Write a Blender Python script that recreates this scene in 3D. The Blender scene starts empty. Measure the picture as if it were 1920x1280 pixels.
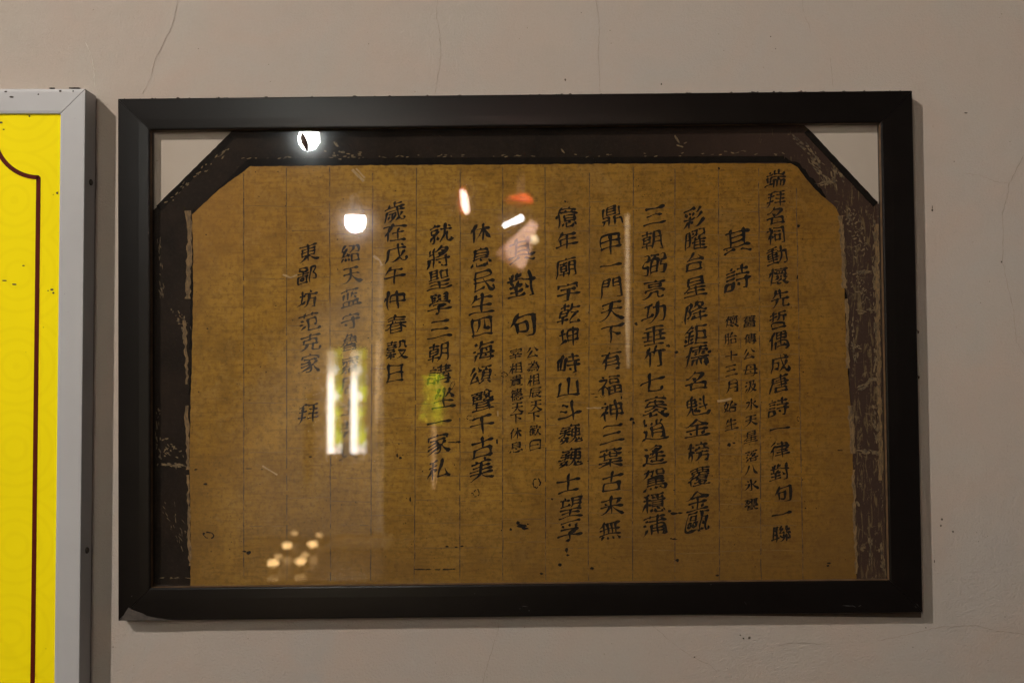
import bpy, math, random
from mathutils import Vector, noise

random.seed(7)
scene = bpy.context.scene
COL = scene.collection
R = math.radians

# ------------------------------------------------------------------ camera
CAM_D = 1.25                      # metres from the wall to the lens
PITCH = R(1.39)
cam_data = bpy.data.cameras.new('camera')
cam_data.lens = 35.0
cam_data.sensor_width = 36.0
cam_data.clip_start = 0.02
cam_data.clip_end = 60.0
cam_data.dof.use_dof = True
cam_data.dof.focus_distance = 1.225
cam_data.dof.aperture_fstop = 4.5
cam_data.dof.aperture_blades = 0
cam = bpy.data.objects.new('camera', cam_data)
cam.location = (0, -CAM_D, 0)
cam.rotation_euler = (R(90) + PITCH, 0, 0)
COL.objects.link(cam)
scene.camera = cam

# ------------------------------------------------------------------ world, view
world = bpy.data.worlds.new('World')
scene.world = world
world.use_nodes = True
wb = world.node_tree.nodes['Background']
wb.inputs[0].default_value = (1.0, 0.76, 0.56, 1)
wb.inputs[1].default_value = 0.022
# strengths of the lamps
LAMP_A, LAMP_B, SIDE, PROP_SPOT, HALL, FILL = 400.0, 430.0, 5.5, 30000.0, 490.0, 6.0
scene.view_settings.view_transform = 'Standard'
scene.view_settings.look = 'None'
scene.view_settings.exposure = 0.0
scene.view_settings.gamma = 1.0
scene.view_settings.use_curve_mapping = False
scene.cycles.max_bounces = 10
scene.cycles.transparent_max_bounces = 12
scene.cycles.sample_clamp_indirect = 6.0
scene.cycles.blur_glossy = 0.0
scene.cycles.caustics_reflective = True

# ------------------------------------------------------------------ geometry helpers
FPX = 1920 * 35.0 / 36.0
def ray(u, v):
    cx, cy = (u - 960) / FPX, (640 - v) / FPX
    return Vector((cx, math.cos(PITCH) - cy * math.sin(PITCH), math.sin(PITCH) + cy * math.cos(PITCH)))
def at(u, v, depth=0.0):
    """point standing `depth` metres in front of the wall"""
    d = ray(u, v)
    s = (CAM_D - depth) / d.y
    return Vector((d.x * s, -depth, d.z * s))
GLASS_D = 0.0085
def behind(u, v, back):
    """place in the room, `back` metres from the wall, that the picture glass mirrors at this spot"""
    d = ray(u, v)
    s = ((CAM_D - GLASS_D) + (back - GLASS_D)) / d.y
    return Vector((d.x * s, -back, d.z * s))

class MB:
    """collects shapes and links them as ONE mesh object"""
    def __init__(s): s.v, s.f, s.m = [], [], []
    def add(s, vs, fs, mi=0):
        o = len(s.v); s.v += [tuple(p) for p in vs]
        for f in fs: s.f.append(tuple(i + o for i in f)); s.m.append(mi)
    def box(s, a, b, mi=0):
        (x0, y0, z0), (x1, y1, z1) = a, b
        s.add([(x0,y0,z0),(x1,y0,z0),(x1,y1,z0),(x0,y1,z0),(x0,y0,z1),(x1,y0,z1),(x1,y1,z1),(x0,y1,z1)],
              [(3,2,1,0),(4,5,6,7),(0,1,5,4),(1,2,6,5),(2,3,7,6),(3,0,4,7)], mi)
    def lathe(s, prof, c=(0,0,0), n=20, mi=0, axis=None):
        vs, fs = [], []
        q = Vector((0,0,1)).rotation_difference(Vector(axis).normalized()) if axis else None
        for r, z in prof:
            for k in range(n):
                a = 2 * math.pi * k / n
                p = Vector((r * math.cos(a), r * math.sin(a), z))
                if q: p = q @ p
                vs.append(p + Vector(c))
        for i in range(len(prof) - 1):
            for k in range(n):
                a, b = i * n + k, i * n + (k + 1) % n
                fs.append((a, b, b + n, a + n))
        fs.append(tuple(range(n))[::-1]); fs.append(tuple(range((len(prof)-1)*n, len(prof)*n)))
        s.add(vs, fs, mi)
    def tube(s, pts, r, n=8, mi=0):
        pts = [Vector(p) for p in pts]; vs, fs = [], []
        for i, p in enumerate(pts):
            t = (pts[min(i+1, len(pts)-1)] - pts[max(i-1, 0)]).normalized()
            a = t.orthogonal().normalized(); b = t.cross(a)
            rr = r[i] if isinstance(r, (list, tuple)) else r
            for k in range(n):
                g = 2 * math.pi * k / n
                vs.append(p + a * rr * math.cos(g) + b * rr * math.sin(g))
        for i in range(len(pts) - 1):
            for k in range(n):
                a, b = i*n + k, i*n + (k+1) % n
                fs.append((a, b, b+n, a+n))
        fs.append(tuple(range(n))[::-1]); fs.append(tuple(range((len(pts)-1)*n, len(pts)*n)))
        s.add(vs, fs, mi)
    def blob(s, c, rad, n=7, mi=0, jit=.3, rng=random):
        """small irregular lump"""
        vs, fs = [], []
        for i in range(1, 4):
            ph = math.pi * i / 4
            for k in range(n):
                a = 2*math.pi*k/n; j = 1 + rng.uniform(-jit, jit)
                vs.append((c[0]+rad[0]*math.sin(ph)*math.cos(a)*j, c[1]+rad[1]*math.sin(ph)*math.sin(a)*j, c[2]+rad[2]*math.cos(ph)*j))
        vs += [(c[0], c[1], c[2]+rad[2]), (c[0], c[1], c[2]-rad[2])]
        T, B = len(vs)-2, len(vs)-1
        for k in range(n):
            k2 = (k+1) % n
            fs += [(T, k, k2), (B, 2*n+k2, 2*n+k)]
            for i in range(2): fs.append((i*n+k, (i+1)*n+k, (i+1)*n+k2, i*n+k2))
        s.add(vs, fs, mi)
    def build(s, name, mats, parent=None, smooth=False):
        me = bpy.data.meshes.new(name)
        me.from_pydata(s.v, [], s.f)
        for m in (mats if isinstance(mats, (list, tuple)) else [mats]): me.materials.append(m)
        me.polygons.foreach_set('material_index', s.m)
        if smooth: me.polygons.foreach_set('use_smooth', [True]*len(s.f))
        me.update()
        o = bpy.data.objects.new(name, me); COL.objects.link(o)
        if parent: o.parent = parent
        return o
def fix_normals(o):
    import bmesh
    bm = bmesh.new(); bm.from_mesh(o.data)
    bmesh.ops.recalc_face_normals(bm, faces=bm.faces); bm.to_mesh(o.data); bm.free()
    return o
def tag(o, label=None, cat=None, group=None, kind=None):
    if label: o['label'] = label
    if cat: o['category'] = cat
    if group: o['group'] = group
    if kind: o['kind'] = kind
    return o
def empty(name, loc, rot=(0,0,0)):
    o = bpy.data.objects.new(name, None); o.location = loc; o.rotation_euler = rot
    o.empty_display_size = .05; COL.objects.link(o); return o

# ------------------------------------------------------------------ node helpers
class NT:
    def __init__(s, name):
        s.mat = bpy.data.materials.new(name); s.mat.use_nodes = True
        s.t = s.mat.node_tree; s.b = s.t.nodes['Principled BSDF']; s.out = s.t.nodes['Material Output']
        s._c = None
    def n(s, typ, **kw):
        o = s.t.nodes.new(typ)
        for k, v in kw.items():
            if k.startswith('_'): setattr(o, k[1:], v)
        return o
    def link(s, a, b): s.t.links.new(a, b)
    def put(s, sock, val):
        if hasattr(val, 'is_linked') or hasattr(val, 'links'): s.link(val, sock)
        else: sock.default_value = val
    def coord(s, scale=(1,1,1), loc=(0,0,0), rot=(0,0,0)):
        if s._c is None: s._c = s.n('ShaderNodeTexCoord').outputs['Object']
        m = s.n('ShaderNodeMapping'); s.link(s._c, m.inputs[0])
        m.inputs['Scale'].default_value = scale; m.inputs['Location'].default_value = loc; m.inputs['Rotation'].default_value = rot
        return m.outputs[0]
    def noise(s, scale, detail=4, rough=.55, vec=None, dist=0, col=False):
        o = s.n('ShaderNodeTexNoise'); s.link(vec or s.coord(), o.inputs['Vector'])
        o.inputs['Scale'].default_value = scale; o.inputs['Detail'].default_value = detail
        o.inputs['Roughness'].default_value = rough; o.inputs['Distortion'].default_value = dist
        return o.outputs['Color' if col else 'Fac']
    def vor(s, scale, vec=None, feature='F1', out='Distance', rnd=1):
        o = s.n('ShaderNodeTexVoronoi', _feature=feature); s.link(vec or s.coord(), o.inputs['Vector'])
        o.inputs['Scale'].default_value = scale; o.inputs['Randomness'].default_value = rnd
        return o.outputs[out]
    def rng(s, val, a, b, c=0, d=1):
        o = s.n('ShaderNodeMapRange'); s.put(o.inputs[0], val)
        for i, x in enumerate((a, b, c, d)): o.inputs[i+1].default_value = x
        return o.outputs[0]
    def math(s, op, a, b=0, c=None):
        o = s.n('ShaderNodeMath', _operation=op); s.put(o.inputs[0], a); s.put(o.inputs[1], b)
        if c is not None: s.put(o.inputs[2], c)
        return o.outputs[0]
    def mix(s, fac, a, b, mode='MIX'):
        o = s.n('ShaderNodeMix', _data_type='RGBA', _blend_type=mode)
        s.put(o.inputs[0], fac)
        for sock, v in ((o.inputs[6], a), (o.inputs[7], b)):
            s.put(sock, (*v, 1) if isinstance(v, tuple) and len(v) == 3 else v)
        return o.outputs[2]
    def bump(s, h, strength=.3, dist=.001, prev=None):
        o = s.n('ShaderNodeBump'); s.link(h, o.inputs['Height'])
        o.inputs['Strength'].default_value = strength; o.inputs['Distance'].default_value = dist
        if prev: s.link(prev, o.inputs['Normal'])
        return o.outputs[0]
    def xyz(s, axis, vec=None):
        o = s.n('ShaderNodeSeparateXYZ'); s.link(vec or s.coord(), o.inputs[0]); return o.outputs[axis]
    def done(s, color=None, rough=None, normal=None, **kw):
        b = s.b
        if color is not None: s.put(b.inputs['Base Color'], (*color, 1) if isinstance(color, tuple) and len(color) == 3 else color)
        if rough is not None: s.put(b.inputs['Roughness'], rough)
        if normal is not None: s.link(normal, b.inputs['Normal'])
        for k, v in kw.items(): s.put(b.inputs[k.replace('_', ' ')], v)
        return s.mat
def simple(name, col, rough=.5, var=.15, scale=60, **kw):
    t = NT(name); f = t.noise(scale, 3)
    c = t.mix(t.rng(f, .3, .7), tuple(x*(1-var) for x in col), tuple(x*(1+var) for x in col))
    return t.done(c, rough, **kw)
def emitter(name, col, strength):
    t = NT(name)
    t.done(tuple(x*.25 for x in col), .5)
    t.b.inputs['Emission Color'].default_value = (*col, 1); t.b.inputs['Emission Strength'].default_value = strength
    return t.mat

# ------------------------------------------------------------------ materials
def m_wall():
    t = NT('plaster')
    big = t.noise(1.6, 4, .6); mid = t.noise(9, 4, .6, dist=.6); fine = t.noise(330, 5, .72); grain = t.noise(900, 2)
    c = t.mix(t.rng(big, .3, .7), (.405, .352, .298), (.372, .338, .312))
    c = t.mix(t.rng(mid, .35, .7), c, (.41, .335, .285))
    c = t.mix(t.math('MULTIPLY', t.rng(t.noise(32, 5, .7), .5, .75), .22), c, (.33, .30, .25))
    c = t.mix(t.math('MULTIPLY', t.rng(fine, .35, .75), .16), c, (.27, .235, .19))
    sp = t.rng(t.vor(95), .075, .05)                       # pinholes and fly specks
    sel = t.rng(t.noise(21, 2), .56, .62)
    c = t.mix(t.math('MULTIPLY', t.math('MULTIPLY', sp, sel), .7), c, (.10, .075, .05))
    # the trowelled top is smooth, the lower part grainy
    low = t.rng(t.xyz(2), .10, -.40, .35, 1.0)
    h = t.math('ADD', t.math('MULTIPLY', fine, low), t.math('MULTIPLY', grain, .18))
    n1 = t.bump(h, .8, .0026)
    n2 = t.bump(t.noise(26, 4), .35, .004, n1)
    return t.done(c, .86, n2, Specular_IOR_Level=.25)
def m_crack(): return simple('crack_line', (.26, .215, .175), .9)
def m_dirt(): return simple('dirt', (.035, .025, .018), .8, .4)
def m_black():
    t = NT('black_lacquer')
    g = t.noise(34, 5, .6, t.coord((1, 1, 1))); fine = t.noise(420, 2)
    c = t.mix(t.rng(g, .35, .7), (.0040, .0029, .0025), (.0052, .0039, .0034))
    dust = t.rng(t.vor(150), .09, .05)
    dsel = t.rng(t.noise(17, 3), .58, .66)
    c = t.mix(t.math('MULTIPLY', t.math('MULTIPLY', dust, dsel), .22), c, (.06, .05, .04))
    sc = t.rng(t.noise(14, 5, .7, dist=1.5), .64, .72)
    r = t.rng(t.noise(9, 3, .5), .3, .7, .285, .305)
    return t.done(c, r, t.bump(fine, .05, .0003), Specular_IOR_Level=.16)
def m_rabbet(): return simple('raw_wood_edge', (.11, .06, .026), .6, .4, 90)
def m_paper():
    t = NT('aged_paper')
    a = t.noise(5.5, 6, .62, dist=.5); b = t.noise(26, 5, .65, dist=.4); f = t.noise(160, 4, .7)
    fib = t.noise(34, 5, .6, t.coord((1, 1, 9))); fib2 = t.noise(60, 3, .6, t.coord((9, 1, 1)))
    c = t.mix(t.rng(a, .32, .68), (.27, .130, .011), (.345, .183, .025))
    c = t.mix(t.math('MULTIPLY', t.rng(b, .47, .66), .6), c, (.165, .076, .007))
    c = t.mix(t.math('MULTIPLY', t.rng(t.noise(8, 6, .68, t.coord((1,1,1),(9,0,4)), 1.2), .54, .66), .55), c, (.185, .092, .016))
    c = t.mix(t.math('MULTIPLY', t.rng(t.noise(48, 5, .7, t.coord((1,1,1),(5,0,2)), .6), .52, .70), .5), c, (.30, .175, .042))
    c = t.mix(t.math('MULTIPLY', t.rng(t.noise(12, 5, .7, dist=.8), .55, .72), .5), c, (.31, .18, .055))
    c = t.mix(t.math('MULTIPLY', t.rng(fib, .48, .66), .5), c, (.15, .068, .009))
    c = t.mix(t.math('MULTIPLY', t.rng(fib2, .55, .8), .28), c, (.32, .185, .055))
    c = t.mix(t.math('MULTIPLY', t.rng(f, .48, .66), .55), c, (.10, .045, .007))
    c = t.mix(t.math('MULTIPLY', t.rng(t.noise(95, 3, .6, t.coord((1,1,1),(3,0,1))), .62, .78), .35), c, (.34, .215, .075))
    sp = t.math('MULTIPLY', t.rng(t.vor(150), .14, .07), t.rng(t.noise(14, 4), .45, .6))
    c = t.mix(t.math('MULTIPLY', sp, .85), c, (.035, .018, .008))
    sp2 = t.math('MULTIPLY', t.rng(t.vor(420), .22, .12), t.rng(t.noise(30, 3), .4, .6))
    c = t.mix(t.math('MULTIPLY', sp2, .5), c, (.08, .04, .012))
    # browner towards the lower edge; a pinkish reflection is painted in at upper left
    z = t.xyz(2); x = t.xyz(0)
    # the sheet has aged unevenly: deeper orange brown over one half, paler ochre over the other
    age = t.rng(t.math('ADD', x, t.math('MULTIPLY', t.math('SUBTRACT', a, .5), .55)), -.10, .34)
    c = t.mix(t.math('MULTIPLY', age, .9), c, (.66, .58, .42), 'MULTIPLY')
    rim = t.rng(t.math('ADD', t.math('ABSOLUTE', x), t.math('MULTIPLY', t.math('SUBTRACT', b, .5), .10)), .345, .405)
    c = t.mix(t.math('MULTIPLY', rim, .35), c, (.15, .075, .016))  # browner towards both side edges
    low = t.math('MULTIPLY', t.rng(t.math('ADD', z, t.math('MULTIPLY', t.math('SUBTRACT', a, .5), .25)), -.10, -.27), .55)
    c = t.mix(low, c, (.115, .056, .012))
    refl_tint = t.math('MULTIPLY', t.rng(t.math('ADD', x, t.math('MULTIPLY', a, .3)), .02, -.22), t.rng(z, .02, .2))
    c = t.mix(t.math('MULTIPLY', refl_tint, .45), c, (.27, .125, .032))
    bn = t.bump(t.math('ADD', fib, f), .3, .0007, t.bump(t.noise(13, 4, .55, dist=.8), .30, .006))
    return t.done(c, .82, bn, Specular_IOR_Level=.2)
def m_ink():
    t = NT('brush_ink')
    f = t.noise(210, 4, .7); d = t.noise(45, 3)
    c = t.mix(t.rng(d, .35, .7), (.004, .003, .0025), (.017, .0105, .006))
    c = t.mix(t.math('MULTIPLY', t.rng(t.noise(330, 3, .7), .5, .7), t.rng(t.noise(70, 3, .6), .42, .62, .02, .36)), c, (.13, .066, .012))
    return t.done(c, .8, Specular_IOR_Level=.15)
def m_rule():
    t = NT('ruled_line')
    f = t.noise(75, 4, .7, t.coord((1, 1, 1)))
    c = t.mix(t.rng(f, .44, .6), (.035, .016, .006), (.15, .072, .013))
    return t.done(c, .8)
def m_rule_faint():
    t = NT('faint_ruled_line')
    f = t.noise(40, 4, .7)
    c = t.mix(t.rng(f, .40, .62), (.085, .04, .009), (.21, .108, .018))
    return t.done(c, .8)
def m_border():
    t = NT('worn_brocade')
    a = t.noise(18, 6, .7, dist=.6); f = t.noise(230, 3, .7); s1 = t.noise(30, 6, .75, t.coord((6, 1, 1)), .8)
    c = t.mix(t.rng(a, .3, .7), (.0065, .0042, .0032), (.019, .0108, .0072))
    c = t.mix(t.math('MULTIPLY', t.rng(f, .5, .75), .35), c, (.036, .023, .015))
    x = t.xyz(0)
    c = t.mix(t.math('MULTIPLY', t.rng(x, .1, .42), .75), c, (.050, .026, .019))
    wear = t.rng(x, .30, .43, -.01, .12)                       # more worn on the right hand strip
    fl = t.rng(t.math('ADD', s1, wear), .66, .71)
    c = t.mix(t.math('MULTIPLY', fl, .8), c, (.13, .085, .04))
    fl2 = t.rng(t.math('ADD', t.noise(55, 6, .8, dist=1.2), t.math('MULTIPLY', wear, .8)), .67, .72)
    c = t.mix(t.math('MULTIPLY', fl2, .7), c, (.165, .11, .055))
    return t.done(c, .75, t.bump(t.math('ADD', a, f), .3, .0008), Specular_IOR_Level=.06)
def m_border_line(): return simple('border_black', (.0060, .0042, .0034), .9, .35, 80, Specular_IOR_Level=.05)
def m_flake():
    t = NT('bared_paper')
    f = t.noise(140, 5, .75, dist=.5)
    c = t.mix(t.rng(f, .36, .58), (.030, .019, .012), (.165, .105, .048))
    return t.done(c, .85)
def m_strip():
    t = NT('torn_edge_paper')
    f = t.noise(120, 5, .75, t.coord((2.5, 1, 1)), .5)
    c = t.mix(t.rng(f, .38, .6), (.07, .04, .018), (.20, .115, .045))
    return t.done(c, .85)
def m_backing():
    t = NT('pale_card')
    c = t.mix(t.rng(t.noise(9, 4), .3, .7), (.40, .325, .28), (.45, .37, .32))
    c = t.mix(t.math('MULTIPLY', t.rng(t.vor(40), .06, .04), .6), c, (.15, .1, .06))
    return t.done(c, .8)
def m_glass():
    t = NT('picture_glass')
    t.t.nodes.remove(t.b)
    geo = t.n('ShaderNodeNewGeometry')
    dot = t.n('ShaderNodeVectorMath', _operation='DOT_PRODUCT')
    t.link(geo.outputs['Normal'], dot.inputs[0]); t.link(geo.outputs['Incoming'], dot.inputs[1])
    cosv = t.math('ABSOLUTE', dot.outputs['Value'])
    sch = t.math('POWER', t.math('SUBTRACT', 1.0, cosv), 5)
    refl = t.math('MULTIPLY_ADD', sch, .95, .030)            # one clean face; the sheet has two
    tr = t.n('ShaderNodeBsdfTransparent'); tr.inputs[0].default_value = (.985, .995, .985, 1)
    gl = t.n('ShaderNodeBsdfGlossy'); gl.inputs['Roughness'].default_value = .012
    m1 = t.n('ShaderNodeMixShader'); t.link(refl, m1.inputs[0]); t.link(tr.outputs[0], m1.inputs[1]); t.link(gl.outputs[0], m1.inputs[2])
    # fine dust: a weak wide gloss lobe broken into specks, and a trace of matt film
    hz = t.n('ShaderNodeBsdfGlossy'); hz.inputs['Roughness'].default_value = .085; hz.inputs[0].default_value = (.9, .92, 1, 1)
    spk = t.rng(t.noise(650, 2, .6), .40, .68, .0003, .0052)
    m2 = t.n('ShaderNodeMixShader'); t.link(spk, m2.inputs[0]); t.link(m1.outputs[0], m2.inputs[1]); t.link(hz.outputs[0], m2.inputs[2])
    df = t.n('ShaderNodeBsdfDiffuse'); df.inputs[0].default_value = (.6, .55, .5, 1)
    film = t.rng(t.noise(7, 5, .6), .3, .75, .0005, .004)
    m3 = t.n('ShaderNodeMixShader'); t.link(film, m3.inputs[0]); t.link(m2.outputs[0], m3.inputs[1]); t.link(df.outputs[0], m3.inputs[2])
    t.link(m3.outputs[0], t.out.inputs[0])
    return t.mat
def m_yellow():
    t = NT('printed_yellow')
    # faint printed scallop rings
    c = t.coord((1, 1, 1))
    vec = t.n('ShaderNodeVectorMath', _operation='MULTIPLY'); t.link(c, vec.inputs[0]); vec.inputs[1].default_value = (1, 0, 1)
    d = t.vor(9.5, vec.outputs[0], rnd=0.16)
    rings = t.math('SINE', t.math('MULTIPLY', d, 46))
    f = t.math('MULTIPLY', t.rng(rings, .2, .95), .11)
    col = t.mix(t.rng(t.noise(7, 4), .3, .7), (.86, .70, .004), (.80, .655, .004))
    col = t.mix(f, col, (.62, .46, .004))
    sp = t.math('MULTIPLY', t.rng(t.vor(60, rnd=1), .06, .035), t.rng(t.noise(12, 3), .58, .64))
    col = t.mix(t.math('MULTIPLY', sp, .8), col, (.12, .08, .01))
    stain = t.rng(t.noise(38, 6, .75, dist=1.4), .70, .76)
    col = t.mix(t.math('MULTIPLY', stain, .4), col, (.40, .28, .01))
    return t.done(col, .6, Specular_IOR_Level=.04)
def m_maroon(): return simple('printed_maroon', (.075, .007, .003), .6, .1, Specular_IOR_Level=.08)
def m_alu():
    t = NT('painted_aluminium')
    c = t.mix(t.rng(t.noise(8, 4), .3, .7), (.335, .33, .335), (.37, .365, .37))
    sp = t.math('MULTIPLY', t.rng(t.vor(85), .055, .03), t.rng(t.noise(11, 2), .54, .6))
    c = t.mix(t.math('MULTIPLY', sp, .85), c, (.05, .035, .025))
    st = t.rng(t.noise(24, 6, .75), .66, .78)
    c = t.mix(t.math('MULTIPLY', st, .35), c, (.26, .21, .16))
    return t.done(c, t.rng(t.noise(30, 3), .3, .7, .34, .5), t.bump(t.noise(60, 3), .05, .001), Specular_IOR_Level=.5)

PLASTER, CRACK, DIRT = m_wall(), m_crack(), m_dirt()
BLACK, RABBET = m_black(), m_rabbet()
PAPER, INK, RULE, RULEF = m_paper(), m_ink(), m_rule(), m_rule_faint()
BORDER, BLINE, FLAKE, STRIP, CARD = m_border(), m_border_line(), m_flake(), m_strip(), m_backing()
GLASS, YELLOW, MAROON, ALU = m_glass(), m_yellow(), m_maroon(), m_alu()

# ------------------------------------------------------------------ the wall
w = MB()
w.box((-3.2, 0, -1.55), (3.2, .12, 1.9))
def strip(mb, pts, widths, mi, y, to):
    """thin wavering strip through points, laid just proud of a surface"""
    q = []
    for i in range(len(pts) - 1):
        a, b = Vector(pts[i]), Vector(pts[i+1]); n = max(2, int((b-a).length / 5))
        for k in range(n): q.append(a.lerp(b, k/n))
    q.append(Vector(pts[-1]))
    vs, fs = [], []
    for i, p in enumerate(q):
        t = (q[min(i+1, len(q)-1)] - q[max(0, i-1)]).normalized(); nn = Vector((-t.y, t.x))
        j = Vector((random.uniform(-.8, .8), random.uniform(-.8, .8)))
        wd = widths * random.uniform(.2, .95) * (.35 if i in (0, len(q)-1) else 1)
        for s in (-1, 1):
            e = p + j + nn * wd * s
            vs.append(to(e.x, e.y, y))
    for i in range(len(q) - 1): fs.append((2*i, 2*i+1, 2*i+3, 2*i+2))
    mb.add(vs, fs, mi)
cracks = [
    ([(333,-60),(333,0),(328,30),(318,60),(305,85),(292,110),(286,130),(282,150),(266,178)], .55),
    ([(822,-40),(820,0),(818,30),(824,60),(826,100),(824,130),(818,160),(815,178)], .45),
    ([(1116,-40),(1118,0),(1122,30),(1124,60),(1122,100),(1124,140),(1125,176)], .5),
    ([(936,1168),(933,1185),(925,1210),(915,1240),(905,1280),(898,1330)], .5),
    ([(1222,1170),(1250,1195),(1275,1215),(1300,1232),(1330,1245),(1345,1260)], .5),
    ([(1440,1215),(1480,1205),(1520,1205),(1545,1208)], .4),
    ([(1650,1200),(1720,1185),(1760,1175),(1830,1172),(1870,1182),(1920,1188),(1990,1180)], .5),
    ([(1935,262),(1905,320),(1892,345),(1888,370),(1880,400),(1881,440),(1880,490),(1888,530),(1900,580),(1906,640),(1918,660),(1960,720)], .6),
    ([(1808,325),(1835,328),(1870,342),(1890,342)], .4),
    ([(1503,-20),(1506,25),(1518,50),(1520,62)], .4), ([(1557,108),(1560,140),(1562,166)], .4)]
for p, wd in cracks: strip(w, p, wd, 1, .0004, lambda u, v, d: at(u, v, d))
for (u, v, ru, rv) in [(1748,388,1,4),(1748,394,2.2,3.5),(1811,212,4,1.5),(1789,303,1.2,1.2),(1766,973,3,2.6),(1764,985,2,2),(1787,996,2.4,2),
                       (1878,491,2,2.4),(1752,1052,1,4),(1736,1176,1.4,1.4),(1405,1195,3,3),(1394,1196,2,2),(1388,1190,1.5,1.5),(1302,1231,2,1.6),
                       (1240,158,1.6,2.4),(1060,150,2,3),(1445,69,1.4,1.4),(1454,92,1.2,1.2),(212,1212,1.3,1.3),(880,205,1.2,1),(1090,24,1,1)]:
    p = at(u, v, .0003); k = 1.25/FPX
    w.blob(p, (ru*k*.8, .0005, rv*k*.8), mi=2)
strip(w, [(160,80),(170,100),(176,130),(178,166)], .6, 3, .0004, lambda u, v, d: at(u, v, d))
wall = tag(fix_normals(w.build('wall', [PLASTER, CRACK, simple('fly_speck', (.075, .055, .040), .9, .5, 900), simple('pale_scratch', (.55, .50, .42), .8)])), kind='structure')

# ------------------------------------------------------------------ framed manuscript
ROLL = .0103
FRONT = .0185
ctr = at(970.75, 666.3, FRONT)
CTR = Vector((ctr.x, 0, ctr.z))
pic = empty('framed_manuscript', CTR, (0, -ROLL, 0))
tag(pic, 'black framed sheet of brush-written columns on aged golden paper, hung behind glass', 'framed picture')
def loc(u, v, depth):
    """picture-local point under photo position"""
    p = at(u, v, depth) - CTR
    c, s = math.cos(ROLL), math.sin(ROLL)
    return Vector((p.x*c + p.z*s, p.y, -p.x*s + p.z*c))
cs = [loc(*p, FRONT) for p in ((221,185),(1711,170),(1730,1148),(221,1163))]
X0, X1 = (cs[0].x+cs[3].x)/2, (cs[1].x+cs[2].x)/2
Z1, Z0 = (cs[0].z+cs[1].z)/2, (cs[2].z+cs[3].z)/2
def rails(X0, X1, Z0, Z1, prof, names, mats, parent, gap=.0002, mfun=None):
    """four mitred mouldings; prof = (inward, depth) points, outermost back first"""
    out = []
    n = len(prof)
    for side in range(4):
        m = MB(); ends = []
        for e in (0, 1):
            ring = []
            for r, d in prof:
                if side == 0:   x, z = ((X0 + r + gap) if e == 0 else (X1 - r - gap)), Z1 - r       # top
                elif side == 1: x, z = X1 - r, ((Z1 - r - gap) if e == 0 else (Z0 + r + gap))       # right
                elif side == 2: x, z = ((X1 - r - gap) if e == 0 else (X0 + r + gap)), Z0 + r       # bottom
                else:           x, z = X0 + r, ((Z0 + r + gap) if e == 0 else (Z1 - r - gap))       # left
                ring.append((x, -d, z))
            ends.append(ring)
        NS = 24
        vs = []
        for k in range(NS + 1):
            for i in range(n):
                a, b = Vector(ends[0][i]), Vector(ends[1][i])
                vs.append(a.lerp(b, k/NS))
        fs, mi = [], []
        for k in range(NS):
            for i in range(n):
                j = (i+1) % n
                f = (k*n+i, k*n+j, (k+1)*n+j, (k+1)*n+i)
                m_i = mfun(i) if mfun else 0
                fs.append(f); mi.append(m_i)
        fs += [tuple(range(n)), tuple(range(NS*n, NS*n+n))[::-1]]; mi += [0, 0]
        o0 = len(m.v); m.v += [tuple(v) for v in vs]; m.f += fs; m.m += mi
        out.append(fix_normals(m.build(names, mats, parent)))
    return out
B_W = .0395
prof = [(0, .0008), (0, .0172), (.0004, .0180), (.0014, .0185), (.012, .0183), (.026, .0178), (.0372, .0170), (.0388, .0165), (B_W, .0157), (B_W, .0089), (B_W - .0005, .0087), (B_W - .0005, .0008)]
rl = rails(X0, X1, Z0, Z1, prof, 'frame_rail', [BLACK, RABBET], pic, mfun=lambda i: 1 if i in (8,) else 0)
# bare chip where the black film peeled off the lower left corner
def poly(mb, pts, depth, mi=0, jitter=0, thick=0):
    vs = []
    for u, v in pts:
        p = loc(u + random.uniform(-jitter, jitter), v + random.uniform(-jitter, jitter), depth); vs.append(p)
    n = len(vs)
    if thick:
        vs += [Vector((p.x, p.y + thick, p.z)) for p in vs]
        mb.add(vs, [tuple(range(n))[::-1], tuple(range(n, 2*n))] + [(i, (i+1) % n, n+(i+1) % n, n+i) for i in range(n)], mi)
    else: mb.add(vs, [tuple(range(n))], mi)
chip = MB()
poly(chip, [(225,1162),(241,1138),(247,1142),(258,1146),(267,1149),(275,1154),(296,1158),(322,1161.5),(300,1162.3),(260,1162.6)], .0187, thick=.0004)
fix_normals(chip.build('peeled_patch', simple('bare_wood', (.040, .031, .025), .7, .35, 200), rl[2]))
SCR = simple('scratch_grey', (.085, .08, .075), .6)
for (u, v, a, l, wd) in [(984,1136,.1,14,1.0),(992,1144,1.2,3,1.6),(975,1140,1.4,4,.7),(1590,1135,.05,22,1.1),(1601,1136,.4,10,.9),(1612,1135,-.5,7,.8),
                         (1720,1133,.9,9,.7),(1717,1137,.5,6,.8),(247,1117,-.8,4,1.2),(1398,1130,.9,9,.5),(890,1112,0,2,1.2),(1333,1095,1,2,1.4)]:
    du, dv = math.cos(a)*l/2, math.sin(a)*l/2; nu, nv = -math.sin(a)*wd/2, math.cos(a)*wd/2
    sc = MB(); poly(sc, [(u-du,v-dv),(u+nu,v+nv),(u+du,v+dv),(u-nu,v-nv)], .0188); fix_normals(sc.build('scratch', SCR, rl[2]))
# thin back board that has slipped a little below the lower right of the frame
bb = MB()
poly(bb, [(700,1150),(1240,1151.5),(1727,1157),(1727,1120),(700,1120)], .0034, thick=.0024)
fix_normals(bb.build('back_board', simple('hardboard', (.045, .028, .016), .8, .3, 150), pic))

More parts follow.
